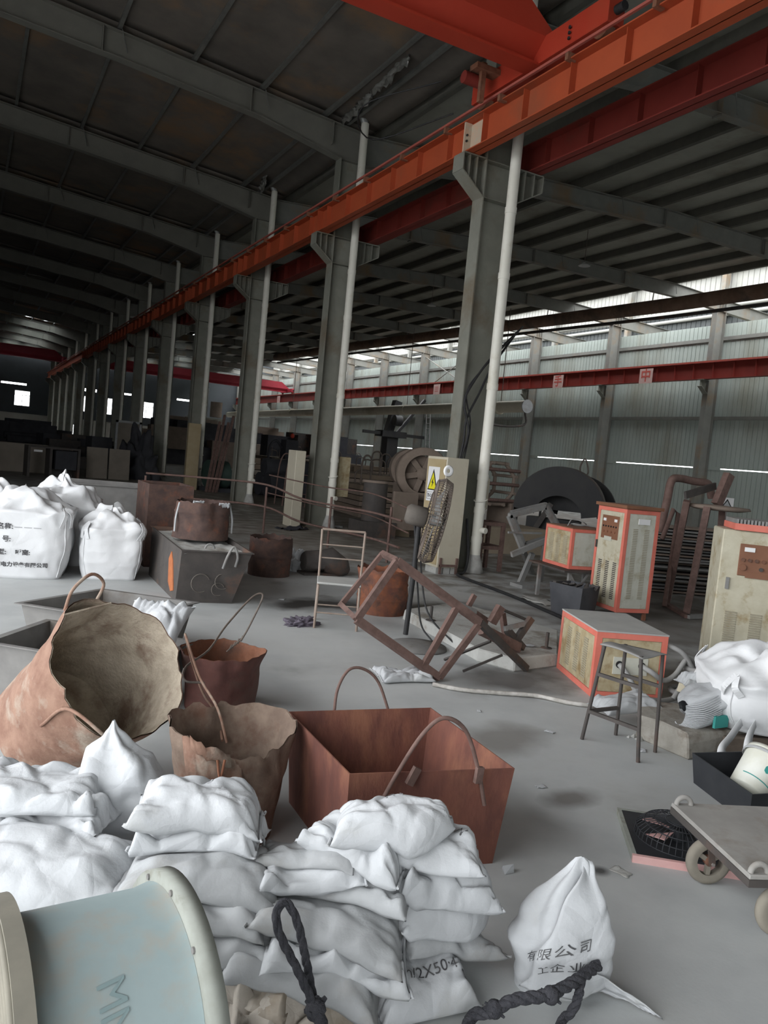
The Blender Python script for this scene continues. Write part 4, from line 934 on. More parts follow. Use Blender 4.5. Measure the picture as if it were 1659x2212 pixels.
# ================================================================== STOOL, CABINETS
SO = Vector((3.93,3.63,0))
t = thing('stool', 'tall dark metal stool with a thin tin seat on open floor', 'stool', SO)
foot = [Vector(p)-SO for p in ((3.735,3.815,0.000), (4.048,3.820,0.000), (4.080,3.496,0.000), (3.816,3.392,0.000))]
topc = [Vector(p)-SO for p in ((3.785,3.758,0.655), (3.992,3.771,0.655), (4.062,3.514,0.655), (3.848,3.497,0.655))]
def LP(a, b, z): f = z/0.655; return a + (b-a)*f
for a, b in zip(foot, topc): MB().tube([a, b], 0.0125, 8).build('leg', m_dsteel, t)
for i, j, z in ((0,3,0.20),(0,1,0.20),(0,3,0.46),(1,2,0.44)):
    MB().bar(LP(foot[i], topc[i], z), LP(foot[j], topc[j], z), 0.022, 0.022).build('stretcher', m_dsteel, t)
cc = sum(topc, Vector())/4
def seat(u, v):
    a = topc[0].lerp(topc[1], u); b = topc[3].lerp(topc[2], u); p = a.lerp(b, v); p = cc + (p-cc)*1.16
    return (p.x, p.y, 0.66 + 0.012*math.sin(u*5+v*3) - 0.02*(abs(u-0.5)**2)*4*v)
MB().grid(seat, 10, 10).build('seat', m_grey, t, solid=0.008)

def louvres(par, org, ux, uz, n, w, pitch, m_, out):
    """column of raised slats on a face: org centre-top, ux across, uz down"""
    for k in range(n):
        p = Vector(org) + Vector(uz)*(k*pitch); a = p - Vector(ux)*w/2; b = p + Vector(ux)*w/2
        MB().bar(a + Vector(out)*0.004, b + Vector(out)*0.004, 0.010, pitch*0.55, up=Vector(uz)).build('louvre', m_, par)
def frame_cab(name, label, F, ex, ey, w, d, h, z0, face_l, face_r, trim=0.05, top_m=None, group=None):
    """welded cabinet: coloured edge frame round two pale faces. local x along ex (to the right), y along ey (to the back)"""
    ex = Vector((*ex, 0)).normalized(); rot = math.atan2(ex.y, ex.x)
    t = thing(name, label, 'cabinet', (F[0], F[1], 0), rot, group)
    MB().box(0.012, 0.012, z0+0.01, w-0.012, d-0.012, z0+h-0.01).build('body', m_cream, t)
    e = trim
    for x in (0, w-e):
        for y in (0, d-e): MB().box(x, y, z0, x+e, y+e, z0+h).build('corner_post', m_salmon, t)
    for z in (z0, z0+h-e):
        for q in ((e,0,w-e,e), (e,d-e,w-e,d), (0,e,e,d-e), (w-e,e,w,d-e)): MB().box(q[0], q[1], z, q[2], q[3], z+e).build('edge_rail', m_salmon, t)
    MB().box(e+0.004, 0.004, z0+e+0.004, w-e-0.004, 0.014, z0+h-e-0.004).build('front_panel', face_r, t)
    MB().box(0.004, e+0.004, z0+e+0.004, 0.014, d-e-0.004, z0+h-e-0.004).build('side_panel', face_l, t)
    MB().box(-0.004, -0.004, z0+h, w+0.004, d+0.004, z0+h+0.012).build('lid', top_m or m_dust, t)
    return t
def kid(t, nm): return [c for c in t.children if c.name.split('.')[0] == nm][0]
# low cabinet lying in front
t = frame_cab('control_cabinet', 'low cream cabinet with salmon-red edges and sockets, behind the stool', (4.52,4.58), (0.925,-0.38), None, 0.60, 0.86, 0.535, 0.0, m_tanp, m_tanp, 0.048)
for y in (0.22, 0.42, 0.62):
    for k in range(17): MB().box(-0.002, y-0.045, 0.42-0.02*k, 0.008, y+0.045, 0.43-0.02*k).build('louvre', m_louv, kid(t, 'side_panel'))
MB().box(0.16, -0.004, 0.20, 0.45, 0.010, 0.34).build('socket_plate', m_creamw, t)
for x in (0.21, 0.40): MB().cyl((x, -0.008, 0.28), (x, 0.0, 0.28), 0.03, n=16).build('socket', c_blk, kid(t, 'socket_plate'))
# hoses from the sockets into a heap
TM = Matrix.Translation((4.52,4.58,0)) @ Matrix.Rotation(math.atan2(-0.38,0.925), 4, 'Z')
def lw(x, y, z): return TM @ Vector((x, y, z))
hs_lab = ['grey hose from the cabinet sockets bending down beside the stool', 'grey hose looping high over the cabinet corner', 'grey hose coiled on the floor beside the salmon-red cabinet', 'slack grey hose end trailing from the coil towards the white bag']
HP = [[lw(0.21,-0.01,0.28), lw(0.25,-0.10,0.22), lw(0.34,-0.16,0.08), lw(0.55,-0.12,0.04), lw(0.75,-0.02,0.05), lw(0.95,0.02,0.04)],
      [lw(0.40,-0.01,0.28), lw(0.44,-0.12,0.26), lw(0.55,-0.10,0.20), lw(0.66,-0.06,0.24), lw(0.76,-0.02,0.36), lw(0.84,0.02,0.33), lw(0.84,0.0,0.20), lw(0.72,-0.06,0.14), lw(0.66,-0.08,0.05)],
      [lw(0.98+(0.30-0.006*a)*math.cos(a), 0.02+0.26*math.sin(a+0.1*math.sin(a)), 0.035+0.016*a) for a in np.linspace(0, 20, 52)],
      [lw(0.62,0.05,0.46), lw(0.74,-0.02,0.40), lw(0.86,-0.05,0.22), lw(0.96,-0.12,0.10), lw(1.15,-0.10,0.05), lw(1.35,0.02,0.04)]]
for l_, p in zip(hs_lab, HP):
    p0 = p[0].copy(); o = MB().tube([q - p0 for q in smoothpts(p, 5)], 0.021, 10).build('hose', m_hose); o.location = p0; tag(o, l_, 'hose', 'hoses by the low cabinet')
# tall cabinet
t = frame_cab('control_cabinet', 'tall cream control cabinet with salmon-red corner frame and brown dial panel', (7.30,7.13), (0.985,-0.17), None, 0.50, 0.62, 1.31, 0.10, m_cream, m_creamw, 0.05, top_m=m_brownp)
for x in (0.02, 0.44):
    for y in (0.02, 0.56): MB().box(x, y, 0, x+0.04, y+0.04, 0.10).build('foot', c_rust, t)
MB().box(-0.03, -0.03, 1.42, 0.53, 0.65, 1.46).build('top_plate', m_brownp, t)
MB().box(-0.006, 0.14, 1.00, 0.006, 0.50, 1.30).build('dial_plate', m_brownp, t, bevel=0.003)
for y in (0.20, 0.44): MB().box(-0.010, y-0.03, 1.225, 0.0, y+0.03, 1.26).build('gauge', m_sign, kid(t, 'dial_plate'))
for k in range(6): MB().cyl((-0.016, 0.18+0.055*k, 1.16), (-0.004, 0.18+0.055*k, 1.16), 0.011, n=10).build('knob', c_blk, kid(t, 'dial_plate'))
for k in range(4): MB().cyl((-0.018, 0.20+0.08*k, 1.09), (-0.004, 0.20+0.08*k, 1.09), 0.014, n=10).build('knob', c_rust, kid(t, 'dial_plate'))
MB().box(-0.008, 0.26, 0.975, 0.004, 0.42, 1.03).build('label_plate', m_creamw, t)
MB().box(-0.02, 0.56, 0.86, 0.0, 0.58, 0.96).build('latch', m_dsteel, t)
for y in (0.14, 0.30, 0.46):
    for k in range(20): MB().box(-0.001, y-0.035, 0.70-0.024*k, 0.009, y+0.035, 0.712-0.024*k).build('louvre', m_dsteel, kid(t, 'side_panel'))
for x in (0.16, 0.33):
    for k in range(42): MB().box(x-0.035, -0.001, 1.16-0.0215*k, x+0.035, 0.009, 1.17-0.0215*k).build('louvre', m_louv, kid(t, 'front_panel'))
MB().box(0.19, -0.004, 1.23, 0.36, 0.006, 1.30).build('name_plate', m_sign, t)
# small cabinet on an angle-iron table
tt = thing('iron_table', 'low dark angle-iron stand under the small cream cabinet', 'stand', (7.22,8.0,0), math.atan2(-0.17,0.985))
for x in (0, 0.75):
    for y in (-0.05, 0.75): MB().angle((x, y, 0), (x, y, 0.47), 0.045, 0.006, (1,0,0), (0,1,0)).build('leg', m_grey, tt)
MB().box(-0.12, -0.12, 0.47, 0.85, 0.85, 0.495).build('top', m_dsteel, tt)
for a, b in (((0,-0.05,0.05),(0.3,-0.05,0.46)), ((0.3,-0.05,0.05),(0,-0.05,0.46)), ((0,-0.05,0.08),(0.75,-0.05,0.08))): MB().bar(a, b, 0.02, 0.02).build('brace', m_grey, tt)
t = frame_cab('control_cabinet', 'small cream cabinet with salmon-red edges on the iron stand', (7.25,8.02), (0.985,-0.17), None, 0.62, 0.70, 0.55, 0.50, m_tanp, m_creamw, 0.045, top_m=m_brownp)
for y in (0.16, 0.34, 0.52):
    for k in range(16): MB().box(-0.001, y-0.05, 0.93-0.024*k, 0.009, y+0.05, 0.942-0.024*k).build('louvre', m_louv, kid(t, 'side_panel'))
MB().tube(smoothpts([(0.1,0.3,1.07),(0.2,0.35,1.16),(0.35,0.3,1.13),(0.45,0.4,1.08),(0.3,0.5,1.07),(0.2,0.3,1.10),(0.5,0.25,1.08)], 6), 0.008, 6).build('cable', m_hose, t)
# right-hand cabinet
RC = Vector((6.114,4.778,0.100)); ru = Vector((0.36,-0.93,0)).normalized(); RC.z = 0
t = thing('control_cabinet', 'tall stained yellow-cream control cabinet at the frame edge, brown dial panel', 'cabinet', (6.30,4.92,0), math.atan2(-0.67,0.74))
MB().box(0, 0, 0.10, 0.75, 0.55, 1.40).build('body', m_cream, t, bevel=0.01)
MB().box(0.03, 0.03, 0.0, 0.72, 0.52, 0.10).build('plinth', c_blk, t)
MB().box(0.16, -0.012, 0.98, 0.60, 0.0, 1.28).build('dial_plate', m_brownp, t, bevel=0.004)
MB().box(0.20, -0.02, 1.21, 0.29, -0.01, 1.25).build('gauge', m_sign, kid(t, 'dial_plate'))
for k in range(6): MB().cyl((0.195+0.06*k, -0.028, 1.13), (0.195+0.06*k, -0.012, 1.13), 0.017, n=12).build('knob', c_rust, kid(t, 'dial_plate'))
MB().cyl((0.20, -0.032, 1.06), (0.20, -0.012, 1.06), 0.03, n=16).build('knob', m_brownp, kid(t, 'dial_plate'))
for x in (0.36, 0.44, 0.52): MB().cyl((x, -0.030, 1.055), (x, -0.012, 1.055), 0.018, n=12).build('knob', m_dsteel, kid(t, 'dial_plate'))
MB().box(0.23, -0.016, 0.965, 0.44, -0.011, 1.02).build('name_plate', m_brownp, t)
MB().box(0.07, -0.02, 0.84, 0.10, 0.0, 0.95).build('latch', m_grey, t)
for x in (0.15, 0.37, 0.59):
    for k in range(20): MB().box(x-0.05, -0.010, 0.62-0.0215*k, x+0.05, 0.002, 0.631-0.0215*k).build('louvre', m_louv, kid(t, 'body'))
g = thing('grille_panel', 'red-edged ribbed grille panel lying on the yellow-cream cabinet', 'panel', (6.30,4.92,1.405), math.atan2(-0.67,0.74))
MB().box(0.09, -0.03, 0, 0.80, 0.55, 0.06).build('edge_frame', m_salmon, g)
for k in range(22): MB().box(0.10+0.031*k, -0.02, 0.06, 0.12+0.031*k, 0.54, 0.10).build('rib', m_grey, g)

# ================================================================== ELECTRICAL CABINET AT THE COLUMN
t = thing('electrical_cabinet', 'tall beige electrical cabinet with a yellow shock warning sign', 'cabinet', (6.68,10.42,0))
MB().box(0, 0.0, 0.10, 0.41, 0.60, 1.87).build('body', m_beige, t, bevel=0.006)
MB().box(-0.012, 0.03, 0.14, 0.0, 0.57, 1.83).build('door', mat('tan_door', (0.38,0.30,0.17), (0.42,0.34,0.21), rough=0.55, scale=3), t)
MB().box(-0.028, 0.06, 1.02, -0.010, 0.085, 1.12).build('handle', m_dsteel, t)
for x in (0.03, 0.34): MB().box(x, -0.03, 0, x+0.035, 0.0, 0.26).build('leg', m_iron, t)
MB().box(0.03, -0.028, 0.12, 0.37, -0.004, 0.155).build('cross_bar', m_iron, t)
for k, x in enumerate((0.0, 0.14, 0.28)): MB().box(x, 0.02, 0, x+0.12, 0.35, 0.10).build('brick', m_conc, t)
sg = thing('warning_sign', 'white sign with a yellow lightning triangle on the beige cabinet', 'sign', (6.665,10.76,1.42), -H90)
MB().box(-0.17, -0.006, -0.28, 0.17, 0.0, 0.28).build('plate', m_sign, sg)
MB().prism([(-0.15,-0.10),(0.15,-0.10),(0,0.24)], -0.010, -0.006).build('triangle_border', c_blk, sg)
MB().prism([(-0.115,-0.082),(0.115,-0.082),(0,0.185)], -0.014, -0.010).build('triangle', m_yel, sg)
MB().prism([(0.025,0.11),(-0.03,0.02),(0.0,0.02),(-0.015,-0.05),(0.035,0.035),(0.005,0.035)], -0.018, -0.014).build('lightning', c_blk, sg)
mb = MB()
for q in ((-0.15,-0.25,0.15,-0.245),(-0.15,-0.135,0.15,-0.13),(-0.15,-0.25,-0.145,-0.13),(0.145,-0.25,0.15,-0.13)): mb.box(q[0], -0.009, q[1], q[2], -0.006, q[3])
mb.build('text_box', c_blk, sg)
o = link('lettering', text_mesh('当心触电', 0.07, bold=0.001), c_blk, sg); o.rotation_euler = (H90, 0, 0); o.location = (0, -0.009, -0.19)
# cables hanging down the column
for k, (l_, pts) in enumerate((('thick black cable looping down the first column', [(8.149,10.900,4.133),(7.566,10.800,3.571),(7.217,10.750,3.102),(7.081,10.720,2.782),(7.217,10.720,2.343),(7.161,10.750,1.917),(7.157,10.750,1.725)]),
                               ('black cable crossing behind the looped one on the first column', [(8.105,10.900,4.087),(7.627,10.800,3.465),(7.386,10.770,2.972),(7.178,10.750,2.529),(7.165,10.750,2.185),(7.107,10.750,1.760)]),
                               ('thin black cable above the other two on the first column', [(8.235,10.900,4.225),(7.405,10.800,3.357),(7.127,10.750,2.939),(7.253,10.740,2.461),(7.218,10.760,1.883)]))):
    o = MB().tube([Vector(p) for p in smoothpts(pts, 6)], 0.02 if k < 2 else 0.014, 8).build('cable', c_blk); tag(o, l_, 'cable', 'cables on the first column')
t = tag(MB().tube([Vector(p) for p in smoothpts([(7.30,10.62,0.9),(7.34,10.55,0.35),(7.30,10.50,0.12),(7.20,10.42,0.03),(7.02,10.30,0.03),(6.9,10.0,0.025),(6.760,8.611,0.025),(6.523,7.311,0.025),(6.35,6.6,0.025)], 6)], 0.022, 8).build('cable', c_blk), 'long dark cable lying across the floor from the cabinet foot', 'cable')

# ================================================================== FAN, CHAIR, FRAME, SLAB
FO = Vector((3.95,6.40,0))
t = thing('pedestal_fan', 'dusty industrial pedestal fan seen edge-on beside the tilted frame', 'fan', FO)
MB().lathe([(0,0.045),(0.10,0.045),(0.27,0.025),(0.28,0.0),(0,0.0)], 36, c=(-0.10,-0.20,0)).build('base', m_trough, t)
fh = Vector((4.092,6.500,1.189)) - FO; fa = Vector((0.86,-0.47,-0.17)).normalized()
MB().tube([(-0.02,0.18,0.03), Vector((-0.01,0.16,0.60)), fh - fa*0.16 + Vector((0,0.0,-0.10))], 0.026, 10).build('pole', c_blk, t)
MB().tube([fh - fa*0.30, fh - fa*0.27, fh - fa*0.10, fh - fa*0.08], [0.07,0.10,0.105,0.06], 20).build('motor', m_dsteel2, t)
fx = fa.orthogonal().normalized(); fy = fa.cross(fx)
for rr, off in ((0.40,-0.07),(0.43,0.0),(0.40,0.07),(0.28,-0.085),(0.28,0.085),(0.14,0.09)):
    MB().tube([fh + fa*off + (fx*math.cos(a)+fy*math.sin(a))*rr for a in np.linspace(0, 2*PI, 41)[:-1]], 0.005, 5, closed=True).build('guard_ring', m_wire, t)
for k in range(72):
    a = k*2*PI/72; d = fx*math.cos(a)+fy*math.sin(a)
    MB().tube([fh + fa*0.09 + d*0.08, fh + fa*0.085 + d*0.28, fh + fa*0.07 + d*0.40, fh + d*0.43, fh - fa*0.07 + d*0.40, fh - fa*0.085 + d*0.20], 0.0045, 4, cap=False).build('guard_wire', m_wire, t)
MB().cyl(fh + fa*0.085, fh + fa*0.10, 0.08, n=20).build('badge', m_grey, t)
for k in range(3):
    a = k*2*PI/3; d = fx*math.cos(a)+fy*math.sin(a); e = fa.cross(d)
    MB().add([fh + d*0.05 + e*0.03, fh + d*0.36 + e*0.12 + fa*0.03, fh + d*0.38 - e*0.08 - fa*0.03, fh + d*0.05 - e*0.05], [(0,1,2,3)]).build('blade', m_grey, t, solid=0.006)
MB().cyl(fh - fa*0.06, fh + fa*0.05, 0.05, n=16).build('hub', m_grey, t)
for p in ([fh - fa*0.15 + Vector((0,0,-0.1)), Vector((0.08,0.12,0.55)), Vector((0.13,0.0,0.25)), Vector((0.28,-0.28,0.03))], [fh - fa*0.2 + Vector((0,0,-0.1)), Vector((0.05,0.15,0.5)), Vector((0.10,0.1,0.15)), Vector((0.12,-0.1,0.03))]):
    MB().tube(smoothpts(p, 6), 0.009, 6).build('cord', c_blk, t)
tag(MB().lathe([(0.02,0.0),(0.045,0.012),(0.06,0.0),(0.045,-0.012),(0.02,0.0)], 14, axis='y', c=(*(FO+fh + Vector((0.13,0.05,0.50)))[:],)).build('masking_tape', m_sign), 'small white tape roll hanging above the fan guard', 'tape')

t = thing('wire_chair', 'pale rusted rod chair with a dusty square seat, empty', 'chair', (3.35,7.0,0))
CO = Vector((3.35,7.0,0)); m_rod = mat('pale_rod', (0.30,0.25,0.21), (0.24,0.18,0.145), rough=0.7, scale=10)
fl1, fr1, bl1, br1 = Vector((3.14,7.05,0))-CO, Vector((3.52,6.86,0))-CO, Vector((3.30,7.42,0))-CO, Vector((3.72,7.25,0))-CO
def up(v, z, s=1.0): return Vector((v.x*s, v.y*s, z))
for v in (fl1, fr1): MB().tube([v, up(v, 0.44, 0.97)], 0.013, 8).build('leg', m_rod, t)
for v in (bl1, br1): MB().tube([v, up(v, 0.44, 0.97), up(v, 0.96)*1.0], 0.013, 8).build('leg', m_rod, t)
MB().tube([up(bl1, 0.96), up(br1, 0.96)], 0.013, 8).build('top_rail', m_rod, t)
for z in (0.66, 0.80): MB().tube([up(bl1, z), up(br1, z)], 0.008, 6).build('back_rung', m_rod, t)
for a, b in ((fl1,fr1),(fl1,bl1),(fr1,br1),(bl1,br1)): MB().tube([up(a,0.16), up(b,0.16)], 0.009, 6).build('stretcher', m_rod, t)
V = [up(v, 0.445, 1.04) for v in (fl1, fr1, br1, bl1)]; MB().add(V + [p + Vector((0,0,0.022)) for p in V], [(3,2,1,0),(4,5,6,7),(0,1,5,4),(1,2,6,5),(2,3,7,6),(3,0,4,7)]).build('seat', m_dust, t, bevel=0.006)
# rag on the floor
def blob(name, label, cat, c, sx, sy, sz, seed, m_, n=28, rough=0.45):
    def fn(u, v):
        th = u*2*PI; ph = v*PI/2; d = Vector((math.cos(th)*math.cos(ph), math.sin(th)*math.cos(ph), math.sin(ph)))
        k = 1 + rough*(noise.noise(d*2.2 + Vector((seed,0,0))) + 0.5*noise.noise(d*5 + Vector((seed,3,0))))
        return (d.x*sx*k, d.y*sy*k, max(0, d.z*sz*k))
    o = MB().grid(fn, n*2, n, wrap_u=True).build(name, m_); o.location = c; return tag(o, label, cat)
blob('rag', 'small dark crumpled rag on the pale floor by the wire chair', 'rag', (3.050,7.177,0.000), 0.16, 0.10, 0.07, 3, mat('purple_grey_rag', (0.09,0.08,0.10), (0.14,0.12,0.15), rough=0.95, scale=9), rough=0.8)

# big tilted angle-iron frame
P3, Q4 = Vector((3.450,5.180,0.000)), Vector((4.429,5.286,-0.000)); P3.z = Q4.z = 0.03
P1, P2 = Vector((3.051,5.350,0.950)), Vector((2.738,5.350,0.482))
BO = P3.copy(); BO.z = 0
t = thing('tipped_iron_rack', 'brown angle-iron frame tipped on its corner in the middle of the floor', 'rack', BO)
R1, R2 = Vector((3.129,5.750,0.950)), Vector((2.787,5.750,0.514))
dl = (P3-P2); P4 = P1 + dl*1.04
def A(a, b, w=0.055, nm='rail', m_=m_iron, up=(0.2,-1,0.3)): MB().bar(a-BO, b-BO, w, w*0.8, up=up).build(nm, m_, t)
A(P1, P4, 0.06); A(P2, P3, 0.06); A(P1, P2, 0.055, 'cross_rail'); A(P4, P3, 0.05, 'cross_rail'); A(R1, R2, 0.04, 'cross_rail'); A(P1, R1, 0.05, 'corner_rail'); A(P2, R2, 0.05, 'corner_rail')
A(P1.lerp(P4, 0.72), P2.lerp(P3, 0.80), 0.05, 'cross_rail')
A(P4, Q4 + Vector((0.0,0.0,0.0)), 0.055, 'rail', m_dsteel); 
S1 = P1.lerp(P4, 0.98)
for a, b, w, m_ in (((4.156,5.500,0.398), (4.239,5.500,0.544), 0.05, m_iron), ((3.912,5.600,0.441), (4.013,5.600,0.628), 0.03, m_iron), ((4.017,5.450,0.351), (4.446,5.450,0.172), 0.06, m_iron), ((4.340,5.600,0.458), (4.432,5.600,0.155), 0.035, m_iron),
                    ((4.385,5.500,0.140), (4.599,5.500,0.434), 0.04, m_dsteel), ((4.306,5.500,0.341), (4.588,5.500,0.392), 0.03, m_grey), ((4.281,5.600,0.513), (4.670,5.600,0.380), 0.015, m_dsteel), ((3.731,5.500,0.587), (3.975,5.500,0.496), 0.025, m_grey),
                    ((4.333,5.500,0.332), (4.540,5.500,0.156), 0.04, m_dsteel), ((4.008,5.600,0.461), (4.170,5.600,0.375), 0.05, m_iron)):
    A(Vector(a), Vector(b), w*1.45, 'brace', m_)
A(Vector((4.156,5.300,0.160)), Vector((3.794,5.346,0.020)), 0.02, 'brace_rod', m_dsteel); A(Vector((3.978,5.250,0.300)), Vector((3.812,5.670,0.030)), 0.022, 'brace_rod', m_dsteel)
# slab behind it with bolts
t = thing('concrete_slab', 'pale broken concrete slab with upright anchor bolts behind the iron frame', 'slab', (4.7,6.1,0))
SL = [Vector(p)-Vector((4.7,6.1,0)) for p in ((4.323,7.349,0.000), (5.296,7.737,0.000), (5.615,6.249,0.000), (4.880,5.393,0.000), (4.306,5.305,0.000), (4.153,5.653,0.000))]
V = []; 
for z in (0.0, 0.12): V += [Vector((p.x*(1-0.02*(z>0)), p.y*(1-0.02*(z>0)), z)) for p in SL]
MB().add(V, [(5,4,3,2,1,0), (6,7,8,9,10,11)] + [(i, (i+1) % 6, 6+(i+1) % 6, 6+i) for i in range(6)]).build('slab_body', m_conc, t, bevel=0.012)
for p in ((4.337,6.784,0.120), (4.895,5.595,0.120)):
    b = Vector(p) - Vector((4.7,6.1,0)); MB().cyl(b, b + Vector((0,0,0.15)), 0.017, n=8).build('anchor_bolt', m_dsteel, t); MB().lathe([(0,0.012),(0.05,0.008),(0.055,0)], 12, c=tuple(b)).build('washer', m_dsteel, t)
# white taped hose on the floor
t = tag(MB().tube([Vector(p) for p in smoothpts([(3.318,5.063,0.020),(3.487,4.888,0.020),(3.747,4.757,0.020),(4.012,4.631,0.022),(4.171,4.435,0.020),(4.366,4.340,0.020),(4.672,4.404,0.020)], 8)], [0.017+0.004*noise.noise(Vector((i*0.7,0,0))) for i in range(49)], 8).build('hose', mat('white_taped_hose', (0.55,0.53,0.50), (0.35,0.33,0.30), rough=0.8, scale=14)), 'white taped hose running over the floor towards the stool', 'hose')
# ================================================================== RIGHT FOREGROUND
# fan lying face up
t = thing('box_fan', 'black fan lying flat with a pink-edged square frame and domed grille', 'fan', (2.926,2.637,-0.000), math.atan2(0.40,0.30))
LO = Vector((3.17,2.51,0)); t.location = LO; t.rotation_euler.z = math.atan2(-0.30,0.40)
MB().box(-0.25,-0.25,0,0.25,0.25,0.012).build('back_plate', m_blkp, t)
for q in ((-0.26,-0.26,0.26,-0.24),(-0.26,0.24,0.26,0.26),(-0.26,-0.24,-0.24,0.24),(0.24,-0.24,0.26,0.24)): MB().box(q[0],q[1],0,q[2],q[3],0.035).build('frame_edge', m_pink if q[1] < -0.25 else m_sand, t)
MB().box(-0.24,-0.24,0.028,0.24,0.24,0.033).build('face_plate', m_blkp, t)
for r_, z in ((0.21,0.035),(0.205,0.07),(0.17,0.10),(0.12,0.115),(0.07,0.12)): MB().tube(arc((0,0,z), r_, 0, 2*PI, 36, (1,0,0), (0,1,0))[:-1], 0.003, 5, closed=True).build('grille_ring', m_blkp, t)
for k in range(44):
    a = k*2*PI/44; c_, s_ = math.cos(a), math.sin(a)
    MB().tube([(0.21*c_,0.21*s_,0.035),(0.205*c_,0.205*s_,0.07),(0.17*c_,0.17*s_,0.10),(0.12*c_,0.12*s_,0.115),(0.06*c_,0.06*s_,0.12)], 0.0025, 4, cap=False).build('grille_wire', m_blkp, t)
MB().cyl((0,0,0.115),(0,0,0.125), 0.06, n=20).build('badge', m_blkp, t)
for k in range(5):
    a = k*2*PI/5; MB().add([(0.04*math.cos(a),0.04*math.sin(a),0.07),(0.18*math.cos(a-0.3),0.18*math.sin(a-0.3),0.055),(0.18*math.cos(a+0.35),0.18*math.sin(a+0.35),0.08)], [(0,1,2)]).build('blade', m_pink if k in (2,3) else m_blkp, t, solid=0.003)
MB().cyl((0,0,0.03),(0,0,0.09), 0.045, n=16).build('motor', m_blkp, t)
# cart
CP = Vector((2.93,2.385,0)); ang = math.atan2(-0.36,0.93)
t = thing('platform_cart', 'worn grey platform cart on cream rubber casters at the frame edge', 'cart', CP, ang)
MB().box(0, -0.62, 0.285, 1.15, 0, 0.305).build('deck', m_cart, t, bevel=0.004)
MB().box(0, -0.62, 0.255, 0.03, 0, 0.285).box(0.03, -0.03, 0.255, 1.15, 0, 0.285).box(0.03, -0.62, 0.255, 1.15, -0.59, 0.285).build('deck_frame', m_dsteel, t)
for y in (-0.02, -0.60):
    MB().tube(arc((0.05, y+0.0, 0.305), 0.035, 0, PI, 10, (1,0,0), (0,0,1)), 0.012, 8).build('handle_socket', m_cart, t)
for x, y in ((0.13,-0.14),(0.22,-0.52),(1.0,-0.12),(1.0,-0.52)):
    w = MB().lathe([(0.062,-0.018),(0.085,-0.022),(0.102,-0.014),(0.106,0),(0.102,0.014),(0.085,0.022),(0.062,0.018),(0.062,-0.018)], 36, axis='y', c=(x,y,0.107)).build('tyre', m_wheel, t)
    MB().lathe([(0,-0.014),(0.022,-0.014),(0.022,0.014),(0,0.014)], 16, axis='y', c=(x,y,0.107)).build('hub', c_rust, t)
    for k in range(3):
        a = k*2*PI/3+0.5; d = Vector((math.cos(a),0,math.sin(a))); MB().bar(Vector((x,y,0.107)) + d*0.015, Vector((x,y,0.107)) + d*0.066, 0.02, 0.02, up=(0,1,0)).build('spoke', m_wheel, t)
    mb = MB()
    for s in (-1, 1): mb.bar((x, y+s*0.034, 0.10), (x-0.03, y+s*0.034, 0.25), 0.03, 0.005, up=(0,1,0))
    mb.box(x-0.06, y-0.04, 0.243, x+0.02, y+0.04, 0.256); mb.build('fork', m_dsteel, t)
    MB().cyl((x, y-0.042, 0.107), (x, y+0.042, 0.107), 0.008, n=8).build('axle', m_grey, t)
# black tray with the white bucket
t, c = open_bin('black_tray', 'deep black tray with a white bucket in it, beyond the cart', 'tray', [(3.90,3.07),(4.62,2.93),(4.44,2.39),(3.72,2.53)], [(3.92,3.05),(4.58,2.92),(4.42,2.42),(3.75,2.55)], 0.18, 0.0, 0.008, m_blkp, lip=0.0)
t = thing('paint_bucket', 'white plastic bucket with a teal drop print lying in the black tray', 'bucket', (4.06,2.74,0.155), rot=tuple(Vector((0.72,0.07,0.6)).to_track_quat('Z', 'Y').to_euler()))
MB().lathe([(0,-0.13),(0.105,-0.13),(0.108,-0.12),(0.128,0.10),(0.136,0.10),(0.136,0.13),(0.128,0.13),(0.12,0.13),(0.118,0.09),(0.098,-0.115),(0,-0.115)], 36).build('shell', mat('white_plastic', (0.66,0.67,0.62), (0.58,0.58,0.5), rough=0.4, scale=6), t)
MB().lathe([(0.139,0.085),(0.143,0.09),(0.143,0.10),(0.139,0.105)], 36).build('rim_ring', m_sackg, t)
dq = Vector((0.72,0.07,0.6)).to_track_quat('Z', 'Y').inverted() @ Vector((-0.55,-0.75,0.5)); DROP = math.atan2(dq.y, dq.x)
mb = MB(); pts = [(0,0.045),(0.014,0.012),(0.012,-0.006),(0,-0.014),(-0.012,-0.006),(-0.014,0.012)]
for a0, z0, sc in ((DROP, 0.0, 1.3), (DROP+0.35, 0.03, 0.8)):
    mb.add([((0.119+0.09*(z0+q*sc+0.0)*0.5+0.001)*math.cos(a0+p*sc/0.12), (0.119+0.09*(z0+q*sc)*0.5+0.001)*math.sin(a0+p*sc/0.12), z0+q*sc) for p, q in pts], [tuple(range(6))])
mb.build('drop_print', m_teal, t, solid=0.002)
MB().tube([((0.1135)*math.cos(a), (0.1135)*math.sin(a), -0.07) for a in np.linspace(DROP-0.9, DROP+0.9, 16)], 0.003, 5).build('stripe_print', m_teal, t)
